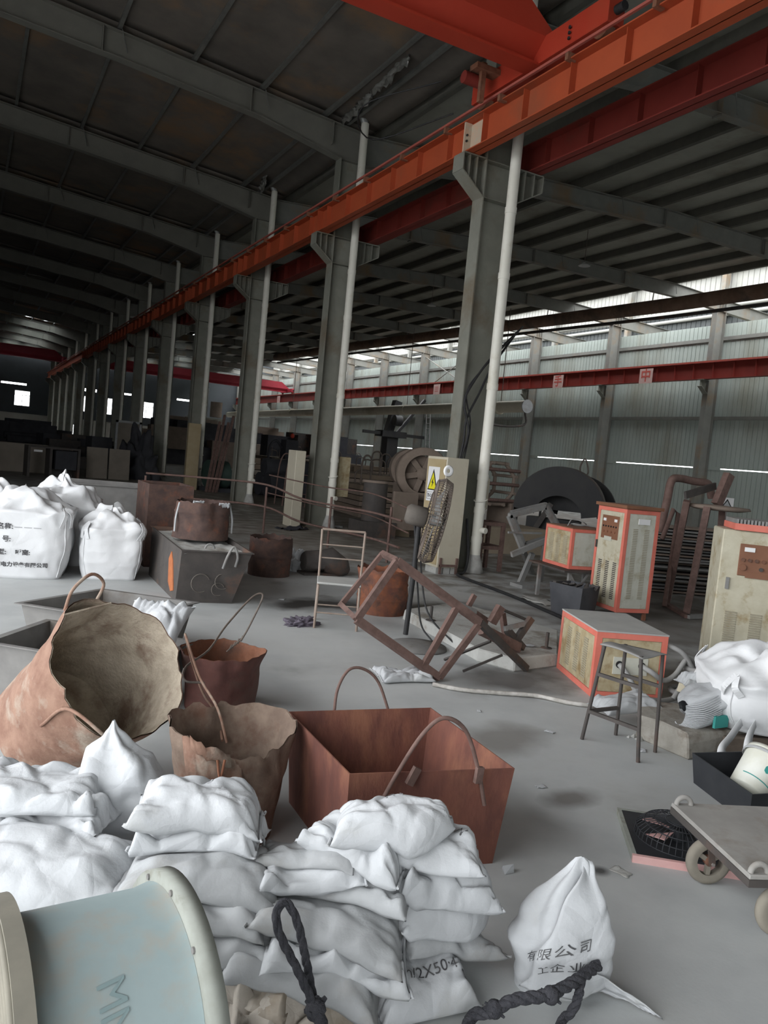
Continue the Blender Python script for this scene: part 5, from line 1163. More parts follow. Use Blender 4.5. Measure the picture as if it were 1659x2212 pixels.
# concrete kerb with rubble, cloth bag leaning on it
def rubble_block(name, label, cat, corners, h, m_, seed):
    c = Vector((sum(p[0] for p in corners)/len(corners), sum(p[1] for p in corners)/len(corners), 0)); n = len(corners); V = []
    for z in (0, h*0.6, h): V += [Vector((p[0]-c.x, p[1]-c.y, z))*1.0 + Vector((noise.noise(Vector((p[0]*3,p[1]*3,z*9+seed)))*0.03, noise.noise(Vector((p[1]*3,p[0]*3,z*9+seed)))*0.03, noise.noise(Vector((p[0]*5,p[1]*5,seed)))*0.03 if z else 0)) for p in corners]
    F = [tuple(range(n))[::-1], tuple(range(2*n, 3*n))]
    for k in range(2): F += [(k*n+i, k*n+(i+1) % n, (k+1)*n+(i+1) % n, (k+1)*n+i) for i in range(n)]
    o = MB().add(V, F).build(name, m_, None, bevel=0.01); o.location = c; return tag(o, label, cat)
rubble_block('concrete_kerb', 'broken concrete kerb block behind the stool legs', 'kerb', [(4.168,3.755,0.000)[:2], (4.185,3.552,0.000)[:2], (4.210,3.343,0.000)[:2], (4.75,3.32), (4.85,3.75), (4.45,3.98)], 0.17, mat('dirty_concrete', (0.24,0.225,0.195), (0.32,0.305,0.27), rough=0.9, scale=9, c3=(0.15,0.12,0.095), scale3=5, amt3=0.5, bump=0.4), 4)
random.seed(3); rb = MB()
for k in range(46):
    x = 4.10 + random.random()*0.22 + k*0.004; y = 3.75 - k*0.0125 + random.uniform(-0.05,0.05); r = random.uniform(0.008,0.028)
    rb.add([(x-r,y-r,0),(x+r,y-r*0.6,0),(x+r*0.7,y+r,0),(x-r*0.8,y+r,0),(x,y,r*1.2),(x+r*0.5,y-r*0.2,r)], [(0,1,5,4),(1,2,5),(2,3,4,5),(3,0,4),(3,2,1,0)])
o = rb.build('rubble_chips', m_conc); o['kind'] = 'stuff'; o['label'] = 'loose concrete chips along the broken kerb'; o['category'] = 'rubble'
sack('grey printed cloth sack slumped over the kerb behind the stool', (4.32,4.02), -0.25, seed=51, m_=m_sackg, L=0.46, W=0.32, T=0.10, wr=0.012, lift=0.10, use=False, tilt=0.03, marks=[('有限公司', 0.55, 0.1, 0.045, 1.3, m_inkf)])
# pit ledge with rusty slabs under the big bag
rubble_block('rusty_slab', 'low rusty brown ledge under the slumped bulk bag', 'slab', [(4.50,3.30),(6.4,2.55),(6.7,3.6),(5.2,4.2),(4.75,3.8)], 0.14, mat('brown_pit_edge', (0.10,0.08,0.065), (0.15,0.12,0.095), rough=0.9, scale=7, bump=0.4), 9)
t, fn = bulk_bag('slumped white bulk bag with trailing straps at the frame edge', 5.15, 3.32, -0.62, 1.15, 0.85, 0.30, 17.3, top=0.34, z0=0.17, crumple=0.7, neck=0.2)
def strap_at(par, c, pts, w=0.055):
    q = [Vector(p)-Vector(c) for p in smoothpts(pts, 6)]; mb = MB(); V = []
    for i, p in enumerate(q):
        d = (q[min(i+1,len(q)-1)]-q[max(i-1,0)]).normalized(); s = d.cross(Vector((0.47,0.88,0.0))).normalized(); V += [p - s*w/2, p + s*w/2]
    mb.add(V, [(2*i,2*i+1,2*i+3,2*i+2) for i in range(len(q)-1)], True); o = mb.build('loose_strap', m_bulk, par, solid=0.004); return o
o = strap_at(None, (0,0,0), [(4.807,3.350,0.279),(4.562,3.250,0.246),(4.382,3.180,0.193),(4.267,3.140,0.158),(4.229,3.120,0.110)]); o.name = 'strap'; tag(o, 'flat white strap trailing from the slumped bulk bag, nearer the stool', 'strap')
o = strap_at(None, (0,0,0), [(4.745,3.250,0.269),(4.549,3.150,0.242),(4.451,3.100,0.193),(4.432,3.080,0.127),(4.496,3.080,0.075)]); o.name = 'strap'; tag(o, 'looped white strap hanging over the black tray edge', 'strap')
# bundle of white strapping with a green label, bound in wire, at the tip of the bag
t = thing('wrapped_bundle', 'shaggy white bundle with a green label bound in wire, left of the bulk bag', 'bundle', (4.58,3.50,0.17))
def bf(u, v):
    th = u*2*PI; r = 0.17*math.sin(PI*min(1, v*0.93+0.03))**0.6; n = 1+0.28*noise.noise(Vector((math.cos(th)*2, math.sin(th)*2, v*4)))
    return (-0.28+0.62*v, r*n*math.cos(th), 0.13 + r*n*0.8*math.sin(th))
MB().grid(bf, 40, 30, wrap_u=True).build('cloth', m_sack, t)
for k in range(26):
    th = -1.2 + k*0.10; MB().tube(smoothpts([(-0.10,0.16*math.cos(th+3.6),0.13+0.14*math.sin(th+3.6)), (-0.24,0.14*math.cos(th+3.7),0.10+0.13*math.sin(th+3.7)), (-0.31,0.05*math.cos(th+3.9),0.10+0.10*math.sin(th+3.9))], 3), 0.004, 4).build('fringe', m_sack, t)
MB().box(-0.16,-0.168,0.02,-0.03,-0.150,0.10).build('green_label', m_teal, t)
sack('thin dusty grey cloth draped over the back of the slumped bag', (4.95,3.80), -0.5, seed=61, m_=m_sackg, L=0.50, W=0.22, T=0.08, wr=0.02, lift=0.34, use=False, tilt=0.06, name='cloth_wrap', cat='cloth')
o = MB().box(-0.07,-0.05,0,0.07,0.05,0.07).build('carton', mat('cream_carton', (0.55,0.50,0.38), rough=0.7), None, bevel=0.004); o.location = (5.05,4.12,0.15); o.rotation_euler = (0.15,0.1,0.6); tag(o, 'small cream carton behind the shaggy bundle', 'carton')

# ================================================================== MIDDLE: BIN, FRAMES, MACHINES
t, c = open_bin('plastic_crate', 'dark slate crate with a ragged top before the tall cream cabinet', 'crate', [(6.60,7.62),(7.02,7.70),(7.16,7.30),(6.70,7.12)], [(6.68,7.62),(6.98,7.66),(7.10,7.30),(6.74,7.18)], 0.40, 0.0, 0.012, mat('slate_plastic', (0.06,0.062,0.07), (0.08,0.082,0.09), rough=0.7, scale=4))
for k in range(6):
    MB().box(-0.05,-0.03,0,0.05,0.03,0.02).build('lid_scrap', m_dsteel, t); o = bpy.data.objects['lid_scrap' if k == 0 else 'lid_scrap.%03d' % k]; o.location = (-0.2+0.07*k, 0.12-0.06*k, 0.385); o.rotation_euler = (0.2*k, 0.3, k)
# grey tilted frame
t = thing('welded_rack', 'grey welded steel frame standing askew beside the small cabinet', 'rack', (7.7,9.4,0))
GO = Vector((7.7,9.4,0)); q = [Vector(p)-GO for p in ((7.219,9.400,1.077), (7.892,9.400,1.248), (8.301,9.400,0.793), (7.531,9.400,0.586))]; bk = Vector((0.30,0.35,0.02))
for i in range(4):
    MB().bar(q[i], q[(i+1) % 4], 0.075, 0.06, up=(0,1,0)).build('rail', m_grey, t); MB().bar(q[i]+bk, q[(i+1) % 4]+bk, 0.07, 0.06, up=(0,1,0)).build('rail', m_grey, t)
    MB().bar(q[i], q[i]+bk, 0.05, 0.05).build('strut', m_grey, t)
MB().bar(Vector((7.262,9.300,0.501))-GO, Vector((7.942,9.300,0.757))-GO, 0.08, 0.05, up=(0,1,0)).build('loose_bar', m_grey, t)
MB().bar(Vector((7.196,9.350,0.829))-GO, Vector((7.834,9.350,0.840))-GO, 0.03, 0.03).build('rod', m_grey, t)
for a, b in (((7.738,9.400,0.520), (7.698,9.582,0.000)), ((8.071,9.500,0.698), (8.246,9.766,0.000)), ((7.714,9.600,0.525), (8.758,10.578,0.000))): MB().bar(Vector(a)-GO, Vector(b)-GO, 0.08, 0.06, up=(0,1,0)).build('leg', m_grey, t)
MB().box(-0.25,-0.2,0,0.45,0.1,0.05).build('floor_bar', m_grey, t)
t = thing('steel_stand', 'rust-brown square steel stand behind the drainpipe foot', 'stand', (7.95,10.75,0))
for x in (-0.24, 0.20):
    for y in (0, 0.42): MB().box(x, y, 0, x+0.06, y+0.06, 0.85).build('leg', m_iron, t)
for z in (0.79, 0.38):
    for qd in ((-0.18,0,0.20,0.06),(-0.18,0.42,0.20,0.48),(-0.24,0.06,-0.18,0.42),(0.20,0.06,0.26,0.42)): MB().box(qd[0],qd[1],z,qd[2],qd[3],z+0.06).build('rail', m_iron, t)
# black curved machine guard
t = thing('machine_guard', 'big black arched belt guard standing against the pale green wall', 'guard', (12.1,13.9,0), -0.85)
m_bg = mat('black_guard_paint', (0.016,0.016,0.018), (0.028,0.027,0.026), rough=0.55, scale=2)
def guard(name, x0, r, d, y0, zc, m1, m2, a0=0.0, a1=PI):
    N = 28; A_ = [a0+(a1-a0)*i/N for i in range(N+1)]
    MB().add([(x0+r*math.cos(a), y0, zc+r*math.sin(a)) for a in A_] + [(x0+0.52*r*math.cos(a), y0, zc+0.45*r*math.sin(a)-0.1) for a in A_], [(i, i+1, N+2+i, N+1+i) for i in range(N)]).build(name+'_face', m1, t, solid=0.02)
    MB().add([(x0+r*math.cos(a), y0, zc+r*math.sin(a)) for a in A_] + [(x0+r*math.cos(a), y0+d, zc+r*math.sin(a)) for a in A_], [(i, i+1, N+2+i, N+1+i) for i in range(N)], True).build(name+'_band', m2, t, solid=0.02)
    MB().add([(x0+r*math.cos(a), y0+d, zc+r*math.sin(a)) for a in A_] , [tuple(range(N+1))]).build(name+'_back', m1, t, solid=0.02)
    for s in (-1, 1): MB().box(x0+s*r-0.012, y0, 0, x0+s*r+0.012, y0+d, zc).build(name+'_skirt', m2, t)
guard('arch', 0.0, 1.02, 0.60, -0.3, 0.93, m_bg, m_dsteel)
guard('rear_arch', 0.25, 0.92, 0.25, 1.35, 0.88, m_bg, m_bg)
MB().tube(smoothpts([(0.3,0.9,1.75),(0.25,0.9,2.0),(0.35,0.9,2.2),(0.45,0.9,1.9),(0.35,0.9,1.75)], 6), 0.02, 6).build('lifting_loop', m_wire, t)
MB().box(-0.7,-0.25,0,0.5,0.2,0.75).build('inner_block', m_bg, t); MB().bar((-0.45,-0.35,0.5), (-0.15,-0.35,1.1), 0.12, 0.08, up=(0,1,0)).build('strut', m_dsteel, t)
# pipe frame with octagon rings
t = thing('ring_frame', 'brown pipe cage of octagonal rings behind the drainpipe', 'frame', (11.5,15.6,0))
for y in (0, 0.8):
    MB().tube([(0.55*math.cos(a+PI/8), y, 1.40+0.55*math.sin(a+PI/8)) for a in np.linspace(0, 2*PI, 9)[:-1]], 0.05, 8, closed=True).build('ring', m_machine, t)
for k in range(8):
    a = k*PI/4+PI/8; MB().tube([(0.55*math.cos(a),-0.1,1.40+0.55*math.sin(a)), (0.55*math.cos(a),0.9,1.40+0.55*math.sin(a))], 0.04, 8).build('tie_bar', m_machine, t)
for z in (1.0, 1.40, 1.75): MB().tube([(-0.9,-0.06,z), (0.62,-0.06,z)], 0.045, 8).build('cross_pipe', m_iron, t)
for x in (-0.85, 0.5): MB().box(x-0.06,-0.1,0,x+0.06,0.9,0.95).build('leg', m_machine, t)
o = MB().box(-0.6,-0.1,0,1.6,0.9,0.55).build('crate', mat('dusty_crate', (0.28,0.23,0.17), (0.34,0.28,0.21), rough=0.9, scale=3)); o.location = (9.6,13.2,0); tag(o, 'low dusty tan crate below the octagonal pipe cage', 'crate')
o = MB().box(0,0,0,0.10,0.35,0.55).build('meter_box', m_beige, None, bevel=0.02); o.location = (7.74,10.82,1.05); tag(o, 'rounded beige meter box behind the first drainpipe', 'box')
# flywheel press
t = thing('flywheel_press', 'dusty brown press with a big spoked flywheel beyond the beige cabinet', 'press', (9.45,15.9,0), -0.35)
w_ = MB().lathe([(0.44,-0.16),(0.60,-0.16),(0.62,-0.14),(0.62,0.16),(0.60,0.18),(0.44,0.18),(0.44,-0.16)], 40, axis='y', c=(0,-0.35,1.48)).build('flywheel_rim', m_machine, t)
MB().lathe([(0,-0.12),(0.14,-0.12),(0.16,0.12),(0,0.12)], 20, axis='y', c=(0,-0.35,1.48)).build('hub', m_machine, t)
for k in range(6):
    a = k*PI/3+0.2; d = Vector((math.cos(a),0,math.sin(a))); MB().bar(Vector((0,-0.35,1.48))+d*0.1, Vector((0,-0.35,1.48))+d*0.48, 0.13, 0.07, up=(0,1,0)).build('spoke', m_machine, t)
MB().cyl((0,-0.25,1.48), (0.0,1.3,1.55), 0.42, n=32).build('gear_case', m_machine, t)
MB().cyl((0.0,1.3,1.55), (0.0,1.75,1.55), 0.50, n=32).build('brake_drum', m_machine, t)
MB().box(-0.4,-0.1,0,0.4,1.4,1.2).build('frame_body', m_machine, t, bevel=0.03); MB().box(-0.65,-0.2,0,0.65,1.6,0.2).build('bed', m_machine, t)
MB().prism([(-0.55,0),(-0.2,0),(-0.2,0.75),(-0.42,0.75)], -0.5, -0.42).build('support_plate', mat('ochre_dust', (0.30,0.24,0.16), (0.36,0.29,0.20), rough=0.85, scale=3), t)
t = thing('hydraulic_cylinder', 'stout dark cylinder standing left of the flywheel press', 'cylinder', (8.05,15.4,0))
MB().box(-0.42,-0.35,0,0.42,0.35,0.35).build('base', m_dsteel, t); MB().cyl((0,0,0.35),(0,0,1.20), 0.27, n=28).build('barrel', m_dsteel, t); MB().cyl((0,0,1.20),(0,0,1.25), 0.30, n=28).build('cap', m_machine, t); MB().box(0.35,-0.3,0.2,0.95,-0.2,1.05).build('bracket', m_machine, t)
# black electric hoist rig, ladder on the wall
t = thing('wall_ladder', 'thin grey ladder leaning on the pale green wall beside a wall column', 'ladder', (26.4,43.2,0))
for s in (0, 0.5): MB().tube([(0, s, 0), (0.9, s+2.2, 5.8)], 0.035, 6).build('stile', m_grey, t)
for k in range(15): f = (k+0.7)/15.5; MB().tube([(0.9*f, 2.2*f, 5.8*f), (0.9*f, 2.2*f+0.5, 5.8*f)], 0.02, 5).build('rung', m_grey, t)
t = thing('boring_rig', 'black drilling head hanging on a bracket high by the wall, above the press', 'machine', (24.5,45.5,0))
MB().box(-0.4,-0.4,0,0.4,0.4,3.4).build('mast', m_bg, t); MB().cyl((-0.2,-0.7,4.3),(0.3,-0.7,4.3), 0.35, n=20).build('wheel', m_bg, t); MB().box(-0.9,-0.6,3.2,0.9,0.5,3.6).build('carriage', m_bg, t)
MB().bar((-0.2,0,3.4), (0.3,0,5.6), 0.5, 0.5).build('arm', m_bg, t); MB().bar((0.3,-0.3,3.5), (2.2,-0.3,5.9), 0.18, 0.18).build('brace', m_bg, t); MB().bar((-2.2,-0.3,3.4), (2.4,-0.3,3.4), 0.14, 0.2).build('beam', m_bg, t)
# bent tube frame and strapped stack on the right
t = thing('tube_frame', 'brown bent-pipe stand with a round plate on top, beside the yellow-cream cabinet', 'stand', (9.05,7.6,0))
TO = Vector((9.05,7.6,0))
def TP(*pts): return [Vector(p)-TO for p in pts]
MB().tube(smoothpts(TP((9.209,8.300,1.045), (9.279,8.300,1.504), (9.323,8.300,1.822), (9.462,8.300,1.881), (9.763,8.250,1.857), (10.017,8.200,1.836), (10.126,8.200,1.635)), 6), 0.06, 10).build('bent_pipe', m_iron, t)
MB().tube(TP((9.052,8.100,0.961), (9.216,8.100,1.416), (9.325,8.100,1.353), (8.888,7.766,0.030)), 0.035, 8).build('pipe_leg', m_iron, t)
for a, b in (((8.893,7.600,1.568), (9.265,8.058,0.000)), ((8.955,7.300,1.516), (8.806,7.305,0.000)), ((9.900,7.800,1.449), (9.646,7.504,0.000))): MB().bar(Vector(a)-TO, Vector(b)-TO, 0.09, 0.09, up=(0.5,-0.8,0)).build('post', m_iron, t)
MB().bar(Vector((8.843,7.600,1.643))-TO, Vector((9.433,7.600,1.813))-TO, 0.10, 0.04, up=(0,1,0)).build('top_plate', m_dsteel, t)
MB().lathe([(0,0.03),(0.42,0.015),(0.44,-0.02),(0.3,-0.05),(0,-0.05)], 28, c=tuple(Vector((9.411,7.500,1.521))-TO)).build('round_plate', m_machine, t)
MB().bar(Vector((9.385,7.500,1.553))-TO, Vector((9.568,7.500,1.996))-TO, 0.13, 0.10, up=(0,1,0)).build('upright_box', m_iron, t)
MB().bar(Vector((9.106,7.920,0.030))-TO, Vector((8.619,7.126,0.030))-TO, 0.08, 0.05).build('foot_rail', m_iron, t); MB().bar(Vector((8.619,7.126,0.030))-TO, Vector((9.337,7.145,0.030))-TO, 0.08, 0.05).build('foot_rail', m_grey, t)
t = thing('steel_bundle', 'stack of thin dark steel strips behind the bent-pipe stand', 'stack', (10.6,9.0,0), -0.4)
random.seed(11)
for k in range(22):
    MB().bar((-1.2+random.uniform(-0.15,0.15), random.uniform(-0.1,0.1), 0.03+0.05*k), (1.2+random.uniform(-0.2,0.2), random.uniform(-0.15,0.15), 0.03+0.05*k+random.uniform(-0.015,0.015)), 0.5, 0.028).build('strip', (m_machine, m_trough, m_grey)[k % 3], t)
sg = thing('warning_sign', 'small grey triangle warning sign low on the pale green wall', 'sign', (10.62,8.3,1.545), -0.6)
MB().box(-0.10,-0.01,-0.11,0.10,0,0.11).build('plate', m_sign, sg); MB().prism([(-0.085,-0.05),(0.085,-0.05),(0,0.09)], -0.013, -0.010).build('triangle_border', c_blk, sg); MB().prism([(-0.06,-0.038),(0.06,-0.038),(0,0.06)], -0.016, -0.013).build('triangle', m_sackg, sg)
MB().box(-0.02,0.0,-1.545,0.02,0.03,0.10).build('post', m_grey, sg)
t = thing('pipe_elbow', 'dark pipe elbow on a stand beyond the yellow-cream cabinet', 'pipe', (9.6,6.4,0))
MB().tube(smoothpts([(0,0,0),(0,0,1.2),(0,0,1.42),(0.1,-0.05,1.52),(0.35,-0.2,1.54)], 6), 0.10, 12).build('elbow', m_dsteel, t)
# railing round the pit
t = thing('railing', 'thin rusty rod railing between the hopper and the beige cabinet', 'railing', (5.4,14.6,0))
RO = Vector((5.4,14.6,0))
for z in (0.95, 0.50):
    MB().tube([Vector(p)-RO for p in smoothpts([(3.2,16.2,z+0.05),(4.3,15.8,z+0.06),(5.35,15.1,z+0.05),(5.75,14.2,z-0.12),(6.0,13.2,z-0.15),(6.25,12.0,z-0.15),(6.4,11.2,z-0.2)], 6)], 0.022, 7).build('rail', m_iron, t)
for p in ((5.38,15.05),(6.0,13.2),(6.35,11.5),(3.2,16.2)): MB().tube([Vector((*p,0))-RO, Vector((*p,0.95))-RO], 0.024, 7).build('post', m_iron, t)
for z in (1.15, 0.75):
    MB().tube([Vector(p)-RO for p in smoothpts([(5.9,16.4,z),(6.4,14.5,z-0.08),(6.5,12.6,z-0.05),(6.55,11.2,z-0.2)], 6)], 0.014, 6).build('wire_rail', m_iron, t)
# white-bag on motors beside the scorched drum
blob('plastic_bag', 'small white plastic bag on the floor right of the scorched drum', 'bag', (4.326,10.533,0.000), 0.20, 0.15, 0.26, 5, m_sackg)
t = thing('electric_motor', 'dark oily motor lying on the floor beyond the white plastic bag', 'motor', (4.571,10.242,0.000))
MB().tube([(-0.25,0.05,0.17), (-0.2,0.05,0.17), (0.05,0,0.20), (0.1,0,0.22), (0.32,-0.1,0.10), (0.4,-0.12,0.06)], [0.13,0.16,0.16,0.19,0.15,0.05], 18).build('casing', m_dsteel, t); MB().box(-0.3,-0.15,0,0.3,0.15,0.03).build('foot_plate', m_dsteel, t)
# beige box and small meter at the second column
o = MB().box(0,0,0,0.24,0.5,1.75).build('switch_box', m_beige, None, bevel=0.01); o.location = (6.55,16.55,0.0); tag(o, 'narrow beige switch box at the foot of the second column', 'cabinet')
o = MB().box(0,0,0,0.30,0.2,0.95).build('switch_box', m_tanp, None, bevel=0.01); o.location = (7.73,16.75,0.75); tag(o, 'stained yellow switch box behind the second drainpipe', 'cabinet')
# ================================================================== FAR AND HIGH THINGS
# round duct along the low hall
t = thing('air_duct', 'long cream round duct hung along the low hall, its end capped', 'duct', (22.0,28.2,0))
m_duct = mat('cream_duct', (0.50,0.46,0.36), (0.56,0.52,0.42), rough=0.6, scale=1.5, c3=(0.36,0.31,0.22), scale3=0.5, amt3=0.4)
MB().cyl((0,0,4.70), (0,46,4.55), 0.27, n=24).build('duct_pipe', m_duct, t); MB().cyl((0,-0.03,4.70), (0,0.02,4.70), 0.30, n=24).build('end_cap', m_sackg, t)
for k in range(5): MB().cyl((0,9*k+2,4.65), (0,9*k+2.15,4.65), 0.30, n=20).build('band', m_duct, t); MB().tube([(0,9*k+2,4.95), (0,9*k+2,9.3)], 0.02, 5).build('hanger', m_wire, t)
MB().tube(smoothpts([(0,0.1,4.45),(0.05,0.1,3.9),(-1.0,0.15,3.7),(-2.4,0.2,3.75)], 5), 0.05, 7).build('bracket_arm', m_dsteel, t)
t = thing('steam_pipe', 'dark rusty pipe slung under the low roof towards the open strip', 'pipe')
pr = [(23.9,15.0,8.72),(23.6,22,8.72),(22.9,34,8.85),(22.2,46,8.95),(21.3,60,9.0)]
MB().tube([Vector(p) for p in pr], 0.27, 16).build('main_pipe', mat('pipe_rust', (0.17,0.10,0.07), (0.22,0.14,0.10), rough=0.8, scale=3, c3=(0.10,0.075,0.06), scale3=1, amt3=0.5), t)
MB().tube([Vector(p) + Vector((0.15,0,-0.42)) for p in pr], 0.07, 8).build('side_pipe', m_dsteel, t)
for y in (17, 23, 29, 35, 41, 47): x = float(np.interp(y, [p[1] for p in pr], [p[0] for p in pr])); MB().tube([(x, y, 8.6), (x+0.05, y, 9.3)], 0.02, 5).build('hanger', m_wire, t)
# slogan plates on the wall runway
m_pp = mat('pink_plate', (0.60,0.42,0.38), (0.55,0.36,0.33), rough=0.6, scale=3); m_rl = mat('red_letter', (0.50,0.09,0.07), rough=0.6)
for y, ch, lab in ((26.03,'中','pink square plate with one red character, nearest on the wall girder'), (32.03,'手','pink square plate with a red character, second along the wall girder'), (44.03,'','faded pink plate on the wall girder, just past the first column'), (73.8,'','tiny pale plate far down the wall girder by the red crane')):
    t = thing('slogan_plate', lab, 'plate', (26.83,y,6.60), -H90, 'slogan plates on the wall girder')
    MB().box(-0.38,-0.02,-0.33,0.38,0,0.33).build('plate', m_pp, t)
    if ch:
        o = link('lettering', text_mesh(ch, 0.62, bold=0.012), m_rl, t); o.rotation_euler = (H90,0,0); o.location = (0,-0.026,-0.01)
    else:
        for z in (-0.12,0.02,0.14): MB().box(-0.2,-0.024,z-0.02,0.2,-0.02,z+0.02).build('faded_stroke', m_rl, t)
# hanging lamps in the low hall
for x, y, z, lab in ((17.3,20.0,8.6,'small bell lamp hanging under the low roof, nearer one'), (17.0,29.0,8.4,'small bell lamp hanging under the low roof, farther one')):
    t = thing('pendant_lamp', lab, 'lamp', (x,y,z)); MB().tube([(0,0,0.1),(0,0,9.75-z)], 0.012, 5).build('cord', m_wire, t); MB().lathe([(0.03,0.12),(0.06,0.08),(0.20,0.0),(0.19,-0.01),(0.05,0.07)], 20).build('shade', c_zinc, t)
# torn foil lining by the second and third columns
def foil(label, x, y, z, L, seed):
    t = thing('foil_lining', label, 'foil', (x,y,z))
    for k in range(4):
        MB().grid(lambda u, v: (0.10*noise.noise(Vector((u*4+seed+k,v*4,0)))+0.06*k-0.1, (k-2)*L/4+L/4*u, -0.35*v*(0.5+abs(noise.noise(Vector((u*3,k,seed)))))+0.06*noise.noise(Vector((u*6,v*5,seed+k)))), 10, 8).build('shred', c_ragged, t, solid=0.003)
foil('torn silver foil lining hanging over the second column', 7.0, 15.2, 9.38, 3.4, 2); foil('torn silver foil scrap over the third column', 7.05, 22.2, 9.35, 1.0, 7)
# skylights far down both roofs
m_sky = bpy.data.materials.new('skylight_sheet'); m_sky.use_nodes = True
nt = m_sky.node_tree; nt.nodes.remove(nt.nodes['Principled BSDF']); tl = nt.nodes.new('ShaderNodeBsdfTranslucent'); tl.inputs[0].default_value = (0.75,0.78,0.78,1); nt.links.new(tl.outputs[0], nt.nodes['Material Output'].inputs[0])
for x, y in SKYL: MB().box(x-0.55, y-1.2, zL(x)+0.20, x+0.55, y+1.2, zL(x)+0.21).build('skylight_pane', m_sky, ceil)
for x, y in SKYR: MB().box(x-0.6, y-1.2, zR(x)+0.27, x+0.6, y+1.2, zR(x)+0.28).build('skylight_pane', m_sky, ceil)

# ---- clutter down the high hall
m_dk = mat('blackened_stock', (0.035,0.036,0.042), (0.055,0.055,0.062), rough=0.85, scale=2)
m_tanw = mat('dusty_tan_board', (0.20,0.175,0.145), (0.25,0.22,0.185), rough=0.9, scale=2)
def stock(label, x, y, w, d, h, n, rot, m1, m2, seed, cat='stack', name='stock_pile'):
    random.seed(seed); t = thing(name, label, cat, (x,y,0), rot)
    for k in range(n):
        a = random.uniform(0.5,1.0); z0 = 0 if k < n*0.5 else h*random.uniform(0.3,0.5); hh = h*random.uniform(0.35,0.62)
        cx = w*random.uniform(-0.42,0.42); cy = d*random.uniform(-0.4,0.4)
        if k % 3 == 2: MB().cyl((cx-w*0.18*a, cy, z0+0.18), (cx+w*0.18*a, cy, z0+0.20), 0.18*a+0.05, n=14).build('coil', m2, t)
        else: MB().bar((cx-w*0.2*a, cy, z0+hh/2), (cx+w*0.2*a, cy+random.uniform(-0.2,0.2), z0+hh/2), d*0.25*a, hh).build('bundle', m1 if k % 2 else m2, t)
    return t
stock('long dark heap of blackened stock across the far high hall', 2.6, 46, 6.5, 5, 1.9, 26, 0.1, m_dk, m_dk, 1)
stock('dark jumble of machines left of the far drainpipes', 4.6, 39, 4.0, 4, 1.5, 16, 0.2, m_dk, m_dsteel, 2)
stock('distant dark heap below the far bright window', 2.0, 62, 7, 5, 2.4, 18, 0, m_dk, m_dk, 5)
o = MB().box(-1.6,-0.2,0,1.6,0.2,1.05).build('board_stack', m_tanw, None, bevel=0.02); o.location = (1.0,31.5,0); tag(o, 'low tan board wall behind the bulk bags at the frame edge', 'board')
t = thing('work_bench', 'dark steel bench with open front behind the bulk bags', 'bench', (2.55,29.5,0), 0.1)
MB().box(-0.8,-0.4,1.0,0.9,0.4,1.06).build('top', m_dsteel, t); MB().box(-0.8,-0.4,0,-0.72,0.4,1.0).build('leg', m_dsteel, t); MB().box(-0.1,-0.4,0,-0.02,0.4,1.0).build('leg', m_dsteel, t); MB().box(0.82,-0.4,0,0.9,0.4,1.0).build('leg', m_dsteel, t); MB().box(0.1,-0.35,0.3,0.8,0.35,0.95).build('bin', m_dk, t); MB().box(-0.62,-0.42,0.86,-0.35,-0.38,0.93).build('white_label', m_sign, t)
for x, lab in ((4.25,'tan upright board panel, left of the pair behind the bulk bags'), (5.05,'tan upright board panel beside the black tarp heap')):
    o = MB().box(-0.38,-0.04,0,0.38,0.04,1.15).build('upright_board', m_tanw, None, bevel=0.01); o.location = (x,30.6,0); o.rotation_euler = (-0.08,0,0.1); tag(o, lab, 'board')
blob('tarp_heap', 'black tarpaulin heap at the foot of the fifth column', 'tarpaulin', (6.05,32.3,0), 0.75, 0.8, 1.65, 9, m_dk, rough=0.5)
t = thing('door_frame', 'bright pale door frame standing by the columns behind the tarpaulin', 'frame', (6.45,37.5,0))
t.name = 'portal_frame'
for x in (-0.55, 0.5): MB().box(x,-0.05,0,x+0.10,0.05,2.35).build('jamb', m_sackg, t)
MB().box(-0.55,-0.05,2.25,0.6,0.05,2.35).build('lintel', m_sackg, t); MB().box(-0.45,0,0,0.5,0.02,2.25).build('leaf', m_tanw, t)
o = MB().box(-0.22,-0.1,0,0.22,0.1,2.35).build('timber_post', mat('ochre_board', (0.33,0.26,0.15), (0.38,0.31,0.20), rough=0.8, scale=3), None, bevel=0.01); o.location = (7.0,27.6,0); tag(o, 'ochre upright panel leaning by the fourth column', 'panel')
t = thing('leaning_bars', 'bundle of brown bars leaning together by the ochre panel', 'bars', (7.5,26.9,0))
for k in range(4): MB().bar((-0.1+0.12*k,0,0), (0.25+0.16*k,0.2,2.5+0.25*(k % 2)), 0.07, 0.07).build('bar', m_iron, t)
t = thing('pump_motor', 'dark green round motor on the floor past the fourth column', 'motor', (8.15,27.6,0), 0.2)
m_gr = mat('dark_green_paint', (0.03,0.055,0.045), (0.045,0.07,0.06), rough=0.6, scale=3)
MB().cyl((-0.6,0,0.62),(0.1,0,0.62), 0.5, n=24).build('casing', m_gr, t); MB().cyl((0.1,0,0.5),(0.9,0,0.45), 0.32, n=20).build('shaft_case', m_dk, t); MB().box(-0.7,-0.45,0,1.0,0.45,0.14).build('bed', m_dk, t); MB().tube([(-0.2,0,1.1),(-0.05,0,1.45),(0.1,0,1.1)], 0.10, 8).build('funnel', m_tanw, t)
